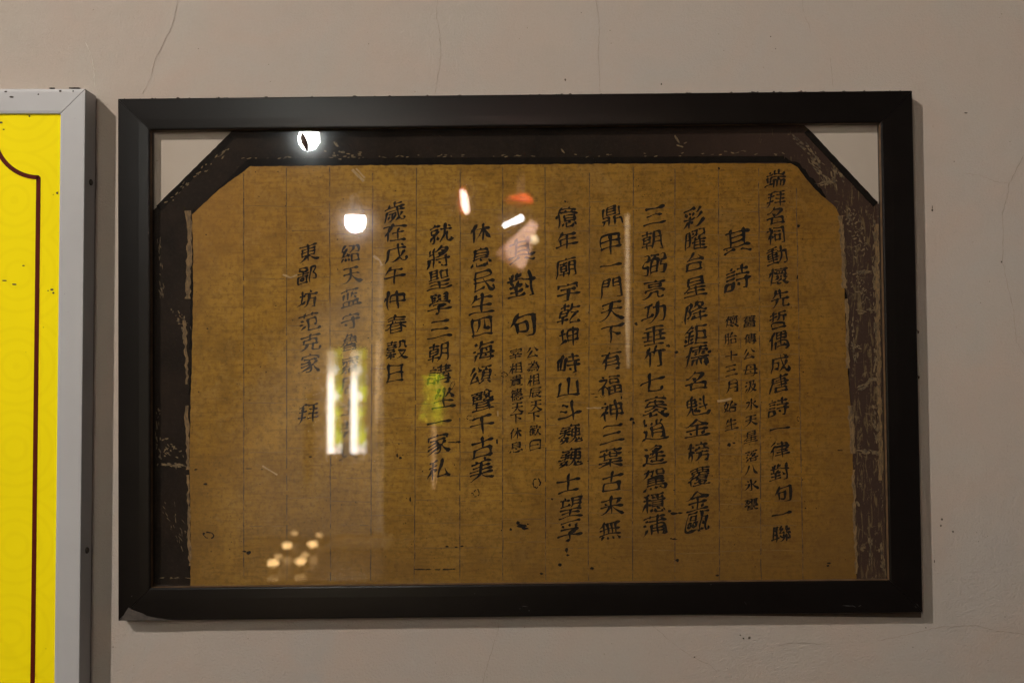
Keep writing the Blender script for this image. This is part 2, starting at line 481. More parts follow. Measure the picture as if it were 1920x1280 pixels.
# backing card, border, paper --------------------------------------------------
D_CARD, D_BORD, D_LINE, D_PAPER = .0036, .0045, .0048, .0055
iX0, iX1, iZ0, iZ1 = X0+B_W-.004, X1-B_W+.004, Z0+B_W-.004, Z1-B_W+.004
c = MB(); c.box((iX0-.0, -D_CARD, iZ0), (iX1, -D_CARD+.0026, iZ1))
c.build('backing_card', CARD, pic)
b = MB()
rnd = random.Random(3)
def ragged(pts, step=6, amp=1.2):
    out = []
    for i in range(len(pts)):
        a, q = Vector(pts[i]), Vector(pts[(i+1) % len(pts)]); n = max(1, int((q-a).length/step))
        for k in range(n):
            p = a.lerp(q, k/n)
            out.append((p.x + rnd.uniform(-amp, amp), p.y + rnd.uniform(-amp, amp)))
    return out
outer = [(288,394),(432,249),(440,236),(1500,228),(1514,240),(1643,379),(1650,384),(1652,500),(1655,760),(1664,1092),(286,1100)]
poly(b, ragged(outer, 9, .5), D_BORD, thick=.0009)
bo = fix_normals(b.build('border', BORDER, pic))
# darker woven edging beside the paper and along the cut corners
def band(pts, wid, d=D_LINE, amp=.5, name='edging', mat=None, par=None):
    mb = MB(); mi = 0
    q = []
    for i in range(len(pts)-1):
        a, e = Vector(pts[i]), Vector(pts[i+1]); n = max(1, int((e-a).length/7))
        for k in range(n): q.append(a.lerp(e, k/n))
    q.append(Vector(pts[-1])); vs, fs = [], []
    for i, p in enumerate(q):
        t = (q[min(i+1, len(q)-1)] - q[max(0, i-1)]).normalized(); nn = Vector((-t.y, t.x))
        for s in (-1, 1):
            e = p + nn*s*(wid/2 + rnd.uniform(-amp, amp)); vs.append(loc(e.x, e.y, d))
    for i in range(len(q)-1): fs.append((2*i, 2*i+1, 2*i+3, 2*i+2))
    mb.add(vs, fs, mi)
    fix_normals(mb.build(name, mat or BLINE, par or bo))
band([(374,398),(466,306)], 13, d=D_LINE)
band([(462,303.5),(760,302),(1100,300.5),(1470,298.5)], 12, d=D_LINE+.0001)
band([(1470,300),(1496,312),(1530,350),(1546,372)], 9, d=D_LINE+.00005, amp=2.2)
band([(297,391),(434,256)], 13, d=D_LINE)
band([(1512,246),(1642,384)], 12, d=D_LINE)
for seg in ([(365,392),(363,520)],[(361,520),(358,655)],[(359,690),(358,740)],[(357,1000),(358,1080)]): band(seg, 7, d=D_LINE, amp=1.6)
for seg in ([(1583,540),(1587,610)],[(1588,690),(1591,800)],[(1594,830),(1600,1010)],[(1600,1020),(1603,1078)]): band(seg, 6, d=D_LINE, amp=1.8)
# torn paper edges and flaked spots
fl = MB()
def flake(u, v, ang, ln, wd, mi=0, d=None):
    n = rnd.randint(6, 9); pts = []
    for k in range(n):
        a = 2*math.pi*k/n; r = rnd.uniform(.55, 1.1)
        x, y = math.cos(a)*ln/2*r, math.sin(a)*wd/2*r
        pts.append((u + x*math.cos(ang) - y*math.sin(ang), v + x*math.sin(ang) + y*math.cos(ang)))
    poly(fl, pts, (d or D_LINE) + .0002 + rnd.random()*.0002, mi)
def flakes(path, n, spread, ln, wd, mi=0, along=True):
    for _ in range(n):
        i = rnd.randrange(len(path)-1); a, e = Vector(path[i]), Vector(path[i+1]); p = a.lerp(e, rnd.random())
        an = math.atan2(e.y-a.y, e.x-a.x) if along else rnd.uniform(0, 3.1)
        flake(p.x + rnd.uniform(-spread, spread), p.y + rnd.uniform(-spread, spread), an + rnd.uniform(-.35, .35), ln*rnd.uniform(.4, 1.3), wd*rnd.uniform(.4, 1.3), mi)
flakes([(312,378),(350,345),(392,310),(430,278)], 30, 5, 9, 3)
flakes([(440,298),(640,296),(760,293),(1000,292)], 34, 2.5, 9, 2.2)
flakes([(610,290),(680,286)], 16, 7, 9, 4)
flakes([(628,262),(636,285)], 6, 4, 7, 4)
flakes([(1040,292),(1250,290),(1470,288)], 14, 3, 9, 2.2)
flake(1056,284,.9,14,4); flake(1270,262,1.0,20,6); flake(1275,274,.3,14,4); flake(1285,268,-.4,8,3)
flakes([(1362,287),(1396,285)], 5, 3, 13, 3); flakes([(1450,290),(1468,289)], 5, 3, 8, 3)
flakes([(1487,256),(1505,270),(1525,290),(1540,308)], 30, 6, 14, 4)
flakes([(1520,300),(1545,330),(1552,350)], 22, 9, 15, 3.5)
flakes([(1535,345),(1568,338)], 8, 4, 18, 4); flakes([(1560,316),(1585,338)], 9, 4, 14, 4); flakes([(1568,350),(1562,325)], 6, 3, 14, 4)
flakes([(1585,388),(1600,400),(1590,420)], 18, 6, 9, 4)
flakes([(1590,410),(1612,440),(1615,470)], 46, 14, 9, 3.5, along=False)
flakes([(1640,400),(1642,600),(1645,760)], 60, 4, 22, 3.5)
flakes([(1600,512),(1630,508)], 12, 3, 14, 3.5); flakes([(1605,585),(1640,582)], 12, 4, 13, 3.5)
flakes([(1605,520),(1630,570)], 40, 13, 7, 2.5, along=False); flakes([(1600,600),(1604,690)], 26, 6, 12, 3)
flakes([(1596,645),(1610,650)], 6, 4, 10, 3); flakes([(1612,725),(1640,712)], 12, 4, 16, 5); flakes([(1640,760),(1646,830)], 16, 4, 18, 4)
flakes([(1618,845),(1648,850)], 8, 3, 22, 6); flakes([(1632,1010),(1633,1055)], 12, 3, 16, 3.5); flakes([(1650,1020),(1658,1078)], 16, 4, 18, 4)
flakes([(1654,930),(1655,960)], 5, 1.5, 8, 2.5); flakes([(1606,940),(1611,955)], 3, 2, 10, 7)
flakes([(298,425),(304,560)], 26, 4, 13, 2.5); flakes([(296,770),(300,870)], 22, 6, 10, 3); flakes([(330,580),(350,610)], 18, 10, 7, 2.5, along=False)
flakes([(312,830),(335,868)], 22, 14, 8, 3, along=False); flakes([(298,870),(350,872)], 16, 3, 12, 4); flakes([(315,950),(350,1030)], 26, 14, 12, 1.6)
flakes([(300,1083),(440,1084)], 14, 2, 14, 2.2); flakes([(338,600),(345,628)], 6, 4, 16, 8)
tag(fix_normals(fl.build('bared_spots', FLAKE, bo)), kind='stuff')
# manuscript sheet
pp = [(360,402),(410,356),(469,312),(800,309.5),(1200,307),(1482,306.5),(1496,314),(1512,336),(1530,357),(1546,371),(1566,388),(1574,402),(1580,450),(1584,560),
      (1590,700),(1597,800),(1600,900),(1604,1000),(1606,1097),(357,1101),(357,980),(355,850),(359,700),(362,560),(362,470)]
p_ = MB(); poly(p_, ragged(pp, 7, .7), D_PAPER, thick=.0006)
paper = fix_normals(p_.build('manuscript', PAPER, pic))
for seg, wd in (([(352,395),(356,440),(352,560)], 9), ([(346,600),(351,720)], 5), ([(350,760),(353,880)], 7), ([(353,890),(356,1060)], 4),
                ([(1576,404),(1580,470),(1583,540)], 8), ([(1588,560),(1590,690)], 6), ([(1594,760),(1599,850)], 9), ([(1600,880),(1606,1075)], 5),
                ([(1644,420),(1645,560),(1648,700),(1652,900)], 7)):
    band(seg, wd, d=D_PAPER+.0002 if seg[0][0] != 1644 else D_LINE+.0006, amp=2.0, name='torn_edge', mat=STRIP, par=paper)

# ruling: vertical column lines and faint cross lines --------------------------
rv, rh = MB(), MB()
V = [(457,457),(537,538),(618,620),(699,695),(781,777),(863,862),(942.5,942.5),(1022,1023),(1105.5,1103),(1187.5,1186),(1265.5,1265.5),(1347,1349),(1422.5,1427),(1493,1506)]
def thin_line(mb, a, e, wd, d, wob=.5, skip=0.0):
    a, e = Vector(a), Vector(e); L = (e-a).length; n = max(3, int(L/8)); t = (e-a).normalized(); nn = Vector((-t.y, t.x))
    off = rnd.uniform(0, 50); prev = None
    for k in range(n+1):
        p = a.lerp(e, k/n) + nn*wob*noise.noise((off + k*.23, 0, 0))
        w2 = wd/2*(1 + .45*noise.noise((off + k*.7, 3, 0)))
        cur = [loc(p.x+nn.x*w2, p.y+nn.y*w2, d), loc(p.x-nn.x*w2, p.y-nn.y*w2, d)]
        if prev and rnd.random() > skip: mb.add([prev[0], prev[1], cur[1], cur[0]], [(0,1,2,3)])
        prev = cur
for i, (a, e) in enumerate(V):
    top = 312 if i < 12 else (311 if i == 12 else 350)
    if i == 0: top = 322
    thin_line(rv, (a, top + rnd.uniform(0, 5)), (e, 1088), 1.7, D_PAPER+.00012, 1.0, .03)
# the four places where two narrow columns share one
for (x0, y0, x1, y1) in ((1389,588,1391,950),(984,652,985,850)): thin_line(rv, (x0,y0), (x1,y1), 1.0, D_PAPER+.00012, .6, .25)
for i in range(len(V)-1):
    y = 383 + rnd.uniform(-14, 14)
    if i in (3,4,5): y = 376 + 9*(i-3)
    while y < 1050:
        f = (y-310)/780
        xa = V[i][0]*(1-f)+V[i][1]*f; xb = V[i+1][0]*(1-f)+V[i+1][1]*f
        if rnd.random() < (.9 if i > 1 else .55): thin_line(rh, (xa+rnd.uniform(0,4), y+rnd.uniform(-1.5,1.5)), (xb-rnd.uniform(0,6), y+rnd.uniform(-1.5,1.5)), 1.1, D_PAPER+.00009, .8, .12)
        y += 45.5 + rnd.uniform(-2, 2)
tag(fix_normals(rv.build('column_rules', RULE, paper)), kind='stuff'); tag(fix_normals(rh.build('cross_rules', RULEF, paper)), kind='stuff')

# ------------------------------------------------------------------ the writing
# every character once; below, for each in this order, its strokes as x, y, x, y ... on a 0-89 grid
CHARS = "端拜名祠動懷先哲偶成唐詩一律對句聯其舊傳公母汲水天星落八氷甕胎十三月始生彩曜台降鉅儒魁金榜覆甌朝弼亮功垂竹七袠逍遙駕穩蒲鼎甲門下有福神葉古来無億年廟宇乾坤峙山斗巍士望孚為相辰歓曰宰貴德休息民四海頌聲千美就將聖學講坐家私歲在戊午仲春穀日紹蓝守魯齋居裴員東鄙坊范克"
STROKES = [
[[58,63,58,82],[40,78,40,63,41,63],[41,63,78,63],[78,63,78,77],[57,37,58,50],[72,8,75,6,78,7,80,8,80,36],[80,36,40,36],[40,36,39,35,39,7],[66,36,66,7],[52,36,52,7],[31,22,8,17,6,14],[23,21,23,26,28,56],[82,50,36,50],[17,81,21,73],[9,55,13,29],[31,66,7,66]],
[[78,61,47,61],[63,77,63,8],[39,80,33,81,24,78,22,77,7,75],[22,77,22,36,18,22,12,11],[82,27,42,27],[81,78,44,78],[79,44,46,44],[7,34,34,34],[34,57,9,57]],
[[41,39,44,46],[14,33,39,39,43,37,76,37],[76,37,76,7],[30,36,30,7],[44,46,51,48,66,60,72,67,73,72,72,73],[72,73,38,74,34,72,17,60,13,60],[44,46,42,50,34,57,29,57],[30,11,76,11],[39,74,41,80,42,82,46,83]],
[[21,44,22,44,27,43,32,36,32,32],[21,44,16,41,8,34],[21,7,21,44,23,51,29,62,30,66],[30,66,27,67,10,67],[21,67,22,75,17,82],[44,25,62,25,64,26],[64,26,64,48],[64,48,45,48],[45,48,43,47,43,19],[68,7,79,7,81,12,81,77],[81,77,38,78],[67,63,41,63]],
[[46,13,43,14,27,13,25,12,7,10],[27,13,27,80],[66,7,75,8],[75,8,78,14,80,21,81,62],[81,62,52,62,45,68,7,68],[62,82,62,54,59,35,56,25,53,18,50,15,46,13],[44,25,9,25],[44,81,39,82,9,78],[9,47,44,47],[46,13,44,8],[27,58,44,57],[44,57,44,36],[44,36,9,36],[9,36,9,57],[9,57,27,58]],
[[28,56,25,67],[63,54,63,67],[49,67,49,54],[66,19,68,22,77,27],[83,11,80,10,77,11,68,16,66,19,62,21,60,23,56,31],[56,31,44,25,41,22,28,19,23,20],[81,76,31,76],[56,76,55,82],[42,23,42,9],[42,9,56,12],[17,82,17,7],[46,38,32,34],[78,47,67,44],[66,38,80,34],[56,38,56,46],[9,65,8,57,6,47],[45,44,34,47,33,47],[63,54,36,54],[36,54,35,55,35,66],[35,66,36,67,77,67],[77,67,78,54],[78,54,76,53,63,54]],
[[73,68,22,69],[44,82,44,44],[26,80,24,79,22,69,20,68,14,57,12,55],[80,44,8,44],[56,44,56,14,57,9],[57,9,61,8,78,9],[78,9,80,13,81,19],[32,44,30,31,27,22,24,18,16,10,11,8,8,8]],
[[81,62,48,62],[68,62,68,41],[19,10,70,10],[19,7,20,31,69,31],[69,31,70,7],[36,73,9,73],[23,82,23,44,22,41,15,41],[80,81,73,81,49,76],[49,76,47,53,42,43],[38,60,7,56]],
[[78,65,37,65],[71,22,45,20,43,19],[57,21,57,78],[71,6,78,6,81,8],[81,8,81,38,34,38],[34,38,33,36,33,7],[69,29,71,22,73,21,75,17],[18,7,18,55,17,57,19,65,26,81],[17,57,12,54,8,49,7,46],[78,65,77,79],[77,79,38,79],[38,79,37,77,37,52],[37,52,77,51],[77,51,78,65]],
[[81,67,15,67],[15,67,14,34,13,22,8,9,9,5],[76,67,76,73,75,75,65,81,63,81],[52,82,52,68,54,50,57,32,59,29,60,22,68,11,71,9,76,8,79,9,81,15,82,22,80,26],[60,29,64,31,68,38,75,53,77,55],[60,22,55,20,42,9,39,9],[14,49,38,48],[38,48,37,30,35,22],[35,22,34,20,29,20,24,20,22,22]],
[[29,9,74,9],[29,7,29,25],[29,25,73,25],[73,25,74,7],[81,50,23,50],[51,26,51,75,50,82],[81,73,16,73],[16,73,14,36,12,21,8,8,9,5],[29,61,73,61],[73,61,73,39,72,37,28,37]],
[[9,10,29,11,29,30],[29,30,11,31],[11,31,9,29,9,6],[60,55,60,82],[38,55,82,55],[78,72,42,72],[81,37,39,37],[71,45,71,9,69,7,62,7],[6,67,32,67],[10,43,29,43],[17,81,20,75],[10,55,29,55],[52,19,46,28]],
[[81,44,7,44]],
[[77,34,36,34],[37,46,75,46,75,73],[75,73,37,73],[19,48,13,46,8,40,7,37],[19,7,19,48,21,54,25,61,29,63,34,60,82,60],[81,21,32,21],[56,7,56,81],[26,81,24,81,13,69,8,66]],
[[18,44,19,51,16,57,16,63],[9,44,42,44],[33,44,34,50,37,56,39,57],[32,71,38,71,44,79],[32,82,32,63],[81,58,52,58,45,63,7,63],[73,82,73,11,72,8,71,7,61,6],[19,63,19,82],[41,29,12,29],[26,44,26,13],[19,71,14,72,8,80],[46,17,45,16,7,11],[55,44,61,31,60,29]],
[[25,24,53,24,53,50],[53,50,26,50],[26,50,25,48,25,18],[27,70,80,69],[80,69,78,27,75,12,73,8,69,7,57,7,52,10],[27,70,27,76,31,82],[27,70,24,68,18,57,11,48]],
[[62,66,64,69,71,81],[62,66,71,65],[82,46,78,57],[80,50,65,49],[30,79,7,79],[26,79,26,7],[53,39,53,27,52,19,48,13,43,9,41,8],[52,25,40,26],[40,26,39,39],[38,48,39,53,45,60,46,64,48,65,52,71],[38,48,53,50],[12,42,26,42],[12,22,12,79],[37,65,39,69,45,81],[37,65,46,65],[65,49,66,54,70,61,71,65,74,66,77,71],[65,25,77,25],[65,39,65,7],[12,61,26,61],[78,38,78,22],[7,21,31,25],[55,45,52,56]],
[[24,82,24,26],[10,72,79,72],[81,26,8,26],[65,26,65,82],[24,41,65,41],[24,57,65,57],[83,8,78,7,59,16,57,17,55,16],[9,7,18,10,32,17,34,17]],
[[72,45,18,45],[48,37,48,62,46,68],[76,63,21,63],[18,53,72,53],[17,56,12,55,9,52,6,52],[14,18,38,18],[41,29,37,30,16,26],[16,26,14,23,14,8],[75,8,74,27],[74,27,49,27],[75,8,14,8],[29,82,29,72],[29,72,27,71,22,69,21,64,19,63,18,61,17,57,18,36],[18,36,80,36],[8,77,81,77],[75,18,50,18],[59,82,59,73]],
[[77,56,36,56],[56,37,56,81],[26,80,20,66,18,58,18,55,18,8],[17,57,12,54,7,49,7,46],[70,37,70,13,69,9,64,7,58,7,56,8],[72,46,75,38],[82,27,30,27],[81,75,32,75],[41,27,41,20,47,13],[32,36,60,37,69,37,76,38,80,37],[77,56,77,64,76,66],[76,66,37,66,36,64],[36,64,36,48,37,47,75,47,77,49,77,56]],
[[76,9,72,17,69,18,67,23,58,34],[68,18,22,14,19,15],[19,15,21,21,31,35,42,55],[29,80,22,65,15,56,9,50],[56,81,71,60,80,51]],
[[79,22,14,23],[14,23,14,27,17,46,17,51,19,57,22,82],[22,82,73,81],[73,81,71,38,69,24,68,20,68,16,65,11,62,8,56,7,49,7],[82,52,6,52],[50,32,42,39,36,42],[39,71,42,70,51,65]],
[[42,8,45,8,51,12,64,25,74,42,76,51,76,53],[76,53,62,53,58,51],[80,9,71,14,64,20,55,30,47,45,43,47],[62,53,66,71,67,77],[70,78,66,77,33,77],[43,77,42,55,43,47,41,45,36,25,31,15,26,8],[19,51,7,57],[11,11,21,29,22,33],[23,75,13,81,10,81]],
[[44,53,50,51,54,46,56,41,59,37,70,25,78,19,82,19],[44,81,44,54,43,11,42,9,33,7],[55,46,59,49,73,64],[9,59,29,59,30,58,31,57,27,44,22,33,13,21,8,18]],
[[43,78,43,48,38,37,33,29,26,22,17,15,9,12,6,12],[9,51,41,51],[41,51,47,44,51,36,56,28,64,20,73,14,78,12,84,13],[43,49,47,51,79,51],[76,78,12,78]],
[[76,38,19,39,16,38,9,30,4,29],[45,45,45,8],[19,39,22,47,20,54,17,55,17,79,18,81],[18,81,71,81],[71,81,72,79,72,56,72,54,20,54],[7,8,82,8],[73,24,18,24],[22,47,24,48],[72,68,17,68]],
[[60,42,61,46,70,54,72,58,45,60],[60,42,54,42],[60,42,61,40,74,34,80,32,84,34],[28,81,28,69],[8,76,79,76],[54,42,53,45,41,55],[54,42,50,39,34,32,31,32,28,33],[58,81,58,69],[72,27,72,7],[72,10,38,10],[72,27,76,30,77,33],[72,27,38,27],[51,67,47,65,45,60,42,58,41,55,37,53,30,47],[35,32,38,26,38,7],[17,41,9,45,6,45],[22,26,10,9],[14,62,23,57]],
[[55,77,57,61,61,43,70,25,80,12],[9,13,15,21,22,33,27,51,31,76]],
[[46,56,50,53,52,48,55,47,56,42,59,36,67,27,77,17,80,16,83,17],[44,81,44,67,45,56,44,53,44,12,42,9,31,7],[33,51,9,51],[30,50,29,44,28,39,20,26,11,17,9,16,6,16],[55,47,65,54,75,65],[14,75,17,75,30,65]],
[[80,77,7,77],[48,77,49,71,45,62,40,60,34,55,32,52,29,51,27,47,22,43,13,40,9,39,4,40],[31,66,24,62,15,62,13,63],[22,62,22,59,17,55,16,51],[45,42,80,42],[45,42,44,62],[80,33,29,33,26,32,23,33,7,33],[26,32,26,26,20,12,19,8],[62,71,63,65,63,42],[47,67,50,66,78,66],[23,72,20,71,15,66,13,63,11,62],[25,24,61,24],[61,24,62,22,62,10,63,7,76,7,79,7],[79,7,81,13],[19,8,22,7,48,9],[48,9,49,11,48,14],[48,14,37,18,33,17],[76,50,45,50],[28,51,14,51,10,50],[76,58,45,58],[44,77,42,83]],
[[81,48,79,53,76,54,75,60,68,68],[76,54,52,52,41,52,39,51],[75,11,43,11],[75,8,75,36,74,37],[74,37,44,37],[44,37,43,8],[30,58,12,58],[30,37,12,37],[22,8,28,9],[28,9,30,14,30,77,29,78],[29,78,13,78,12,77],[12,77,11,29,9,18,7,9],[42,52,43,58,56,80,57,81,60,82]],
[[81,49,8,49],[44,82,44,7]],
[[68,45,18,45],[12,76,76,76],[7,12,81,12]],
[[78,60,27,60],[26,36,78,36],[13,9,22,23,26,37,27,82],[27,82,78,82,77,11,77,9,73,8,60,7]],
[[22,24,22,28,25,34,28,42,30,63],[30,63,27,64,7,64],[22,28,11,36,9,38],[9,38,14,58,14,62,16,65,18,81],[43,11,76,11],[43,7,44,37,76,37],[76,37,76,7],[43,52,53,52,77,54],[43,52,44,58,51,70,57,81],[22,24,27,22,31,18,32,15],[22,24,14,13,8,8],[81,48,79,52,77,54,75,59,70,68]],
[[77,64,18,64],[44,81,44,7],[22,80,19,70,18,64,16,63,8,50],[74,37,17,37],[82,7,7,7]],
[[47,42,32,42,29,40,26,42,9,42],[29,51,29,38,28,35,29,32,29,8],[29,37,37,33,45,23],[28,34,23,32,17,25,8,16],[81,56,77,55,70,49,61,41,58,40,57,41],[9,75,26,77,44,80,50,78],[51,10,54,9,62,14,71,21,80,31,84,32],[41,56,46,67],[56,66,58,65,62,67,76,80,78,81],[16,55,16,57,12,66],[30,60,27,67]],
[[39,9,82,9],[39,7,39,36,38,39,40,44,42,45,44,52,46,53],[78,21,39,21],[62,9,62,45,60,52,61,55,61,58],[61,58,62,59,73,64,80,66],[38,38,34,36,32,34],[61,83,79,82],[79,82,80,59],[39,33,78,33],[34,83,52,82],[52,82,52,60],[52,66,47,65,33,59],[81,44,42,45],[6,24,22,25,23,26,23,78],[23,78,21,80,7,79],[7,79,6,17],[23,52,6,52],[37,75,41,71]],
[[18,55,19,53,33,53,65,55,68,56],[18,55,13,52],[68,11,18,11],[68,7,68,36,67,37],[67,37,18,37],[18,37,18,7],[76,50,72,55,69,56,67,61,63,65,58,70,55,71],[18,55,17,57,18,60,26,67,36,80]],
[[55,58,59,58],[55,58,53,61,44,71],[55,58,54,56,50,54,40,50,34,48,31,49],[59,58,69,69,70,75],[70,75,49,76],[59,58,61,55,72,50,77,49,81,50],[26,78,24,79,9,79,7,78],[7,78,7,6],[26,78,24,72,18,58,19,54,23,49,26,41,26,32,25,30,22,28],[22,28,17,27,14,29],[49,76,45,74,44,71,41,69,35,65,31,65],[76,38,37,38],[58,44,58,7],[49,76,51,82],[79,20,37,20,33,18],[37,20,38,27,39,29,41,31]],
[[48,55,76,55,77,54],[77,54,77,31],[77,31,48,31],[81,76,48,75],[48,75,48,9],[48,9,49,8,82,8],[33,58,14,58,11,61],[23,58,23,12],[26,81,25,80,23,76,21,75,12,65,10,61,7,60,6,56],[23,76,37,67],[36,42,9,42],[37,14,8,8],[12,19,13,22,11,32],[32,21,35,32]],
[[78,80,32,80],[55,80,55,50],[81,62,81,68,80,69],[80,69,31,69],[31,69,30,68,29,62],[33,7,33,30],[33,30,78,30,78,8],[78,8,77,7,73,7],[48,30,48,8],[53,30,54,41],[63,30,63,8],[24,82,17,65,16,57,17,53,17,7],[16,56,11,53,7,47],[82,41,28,41],[63,60,75,60],[76,51,63,51],[33,51,46,51],[46,60,35,60]],
[[38,22,36,20],[42,58,8,58],[51,36,80,42],[72,21,72,80],[8,9,18,24,22,37,22,41,24,44,25,60,25,72,23,75,23,76,25,81,26,82],[51,18,50,22,48,23,47,28],[48,23,41,21,38,22],[38,22,37,24,41,36],[52,57,60,51],[62,69,55,75],[82,18,82,15,79,10,76,8,46,8,33,9,30,10,29,14,29,33],[42,58,41,73],[41,73,10,73,9,73],[9,73,9,43],[9,43,41,44],[41,44,42,58]],
[[45,76,42,75,33,67,21,58,10,54,4,55],[45,76,56,67,68,59,79,54,84,55],[22,58,23,55,26,53,62,53,68,58],[44,53,44,8],[75,36,13,36],[9,8,78,8],[27,16,22,27,19,28],[60,16,66,27,68,27]],
[[19,52,25,49,29,42,28,41],[82,49,82,56,80,57],[80,57,38,57],[38,57,37,56,37,49],[69,57,70,63,72,67,71,70,71,74],[28,65,8,65],[19,82,19,53,18,49,19,46,19,7],[60,40,59,48],[80,39,38,39],[51,39,51,26,48,20,45,15,40,9,36,7,34,8],[80,74,38,74],[51,26,75,25],[75,25,75,18,73,8],[73,8,69,6,62,6],[60,74,59,83],[50,57,48,67],[18,48,14,46,12,38,7,28,7,22]],
[[48,30,47,24],[17,33,12,31,7,28],[18,9,17,33,19,38,24,44],[24,44,30,43,36,46],[31,18,41,21,43,24,47,24],[42,22,44,18,50,15,51,13],[70,23,68,19,60,13,52,13,49,11,41,9,32,8,29,9],[70,23,48,23,47,24],[40,62,41,55,37,50,36,46],[61,13,62,11,70,9,80,8,84,10],[80,81,8,81],[55,81,55,63],[38,38,73,38],[38,44,38,33,39,31],[39,31,47,31,49,30,53,31,72,31,73,33,73,43,72,45],[72,45,41,46,38,44],[38,44,36,46],[33,81,33,63],[41,53,79,53],[22,56,16,50,8,44],[40,62,75,62],[75,62,76,64,76,70,74,72,14,72],[14,72,13,71,13,63],[13,63,40,62]],
[[80,81,51,81],[57,81,52,12],[52,12,62,14,64,15,65,16],[52,12,50,9,48,6],[56,61,73,60],[73,60,73,13,74,9,76,9,80,8,82,9],[82,9,83,18,82,22],[39,81,6,80],[6,80,6,12,40,12],[66,29,61,46],[31,39,31,42,32,42,40,42],[40,42,41,26,39,24],[39,24,31,24],[31,24,31,39],[14,35,14,42],[14,42,23,42],[23,42,23,24],[23,24,14,24],[14,24,14,35],[17,69,36,69],[36,69,36,53],[36,53,18,53],[18,53,17,69]],
[[55,57,80,57],[49,17,43,22,8,22],[26,34,26,7],[41,47,12,47],[80,36,54,36],[71,7,78,7,80,11,80,77,79,78],[79,78,55,78],[55,78,54,37,51,21,48,14,44,8],[26,60,26,82],[43,72,9,72],[41,47,40,59],[40,59,12,59],[12,59,12,35],[12,35,26,34,39,35],[39,35,41,36,41,47]],
[[55,79,32,79],[44,79,42,61],[54,16,35,16],[54,11,54,61],[54,61,35,61,34,9],[54,38,35,38],[9,8,19,8,21,10,24,24,24,39],[24,39,7,39,9,59],[9,59,23,60],[23,60,23,80,7,81],[67,8,77,8,79,10,82,25,82,39],[82,39,65,39],[65,39,65,45,66,59],[66,59,80,60],[80,60,80,80,65,81]],
[[80,74,8,74],[46,75,45,79,43,82],[80,15,79,11,77,8],[77,8,71,7,61,8],[61,8,59,9,58,13,57,29],[57,29,31,29],[31,29,30,28,27,17,23,12,15,8,11,7,8,8],[78,32,78,39,77,41],[77,41,11,41],[11,41,10,39,10,32],[32,51,67,51],[67,51,68,52,68,62],[68,62,66,63,22,63],[22,63,21,61,21,52],[21,52,32,51]],
[[38,35,36,32,22,29,20,28,7,24,6,22],[21,29,21,73],[61,8,63,7,73,8,76,9,77,13,80,27,82,62],[82,62,42,63],[57,82,56,51,52,31,47,22,41,14,34,9,29,8],[34,73,7,73]],
[[22,61,22,24],[6,43,82,43],[76,79,71,81,41,77,15,76],[44,78,44,7],[78,24,11,24],[67,24,67,61],[77,62,11,62],[73,7,15,7]],
[[47,58,41,64,18,64],[26,64,26,7],[23,82,21,80,18,71,18,65,16,63,9,49,9,46],[52,64,82,64],[56,81,52,70,52,65,50,63,43,49],[68,64,68,11,67,9,63,7,57,7,55,8]],
[[6,44,7,46,9,47,32,50,34,51,39,51,81,58],[78,22,78,18,77,13,75,10,71,8,41,8,36,10,34,12],[34,12,33,17,33,80]],
[[47,34,44,32,41,31,29,24,27,22],[45,32,46,29,51,23,55,19,60,18,61,16,64,14,78,7,84,9],[27,22,21,21,9,17,4,18],[27,22,26,8],[72,61,22,62,14,56],[44,67,44,48],[79,50,48,50,42,47,39,49,9,50],[26,8,31,8,44,12],[41,47,36,41,25,36,12,32,7,33],[60,18,61,20,68,25,71,26],[81,76,8,76],[46,76,44,82,41,83],[23,62,24,67],[44,48,48,44,75,34,78,34]],
[[18,16,23,15,36,9,48,7,75,8,80,9,83,11],[18,16,18,48],[18,48,7,49],[18,16,8,9],[36,34,73,34],[36,19,36,60],[36,60,73,60,73,21,71,19,65,18],[36,47,73,47],[55,61,55,82],[35,78,39,70],[9,78,19,68],[76,79,74,78,69,68,65,67]],
[[76,29,75,20],[75,20,37,19],[37,19,36,20,36,29],[56,19,56,51],[81,38,31,38],[34,44,38,46,43,54,44,57],[18,17,22,16,30,12,36,9,48,7,77,8,81,9,83,11],[18,17,18,51],[18,51,8,51],[18,17,12,14,7,8],[52,78,55,83,59,84],[29,71,33,70,47,77,52,78,71,77,70,72,65,67,53,60,44,57],[31,53,41,55,45,51,76,51],[31,53,27,55],[44,57,42,61,37,64],[56,63,54,66,50,69,47,70],[21,70,10,77,9,77]],
[[75,52,21,52,21,50,21,26,22,24],[22,24,79,24],[79,24,80,19,78,12,76,7,72,6,68,6,64,8],[49,52,49,24],[32,61,37,61,40,62],[40,62,42,67,42,77],[42,77,11,77],[25,82,25,78,20,67,16,62,9,58],[21,43,72,43],[21,34,72,34],[17,16,11,8,8,7],[48,8,48,11,46,16],[63,13,60,18],[31,15,32,8],[80,63,79,78],[79,78,55,78],[55,78,56,62],[56,62,77,62,79,62,80,63]],
[[8,57,28,57],[19,44,25,42,29,36,29,32],[19,7,19,42,19,46,19,77],[72,65,76,75],[79,65,40,65],[27,80,24,79,19,77,9,75],[58,79,57,73,58,71,58,66,59,63,59,55],[38,28,76,28,77,29],[77,29,77,46],[77,46,39,46],[55,28,55,24,62,18],[80,81,76,82,58,79,38,78],[37,55,82,55],[19,44,17,44,15,43,7,26,6,20],[77,37,39,37],[43,65,44,70,41,73],[76,19,81,9],[38,19,35,11,32,8],[47,19,47,11,48,8],[48,8,51,7,67,7,69,8,70,11]],
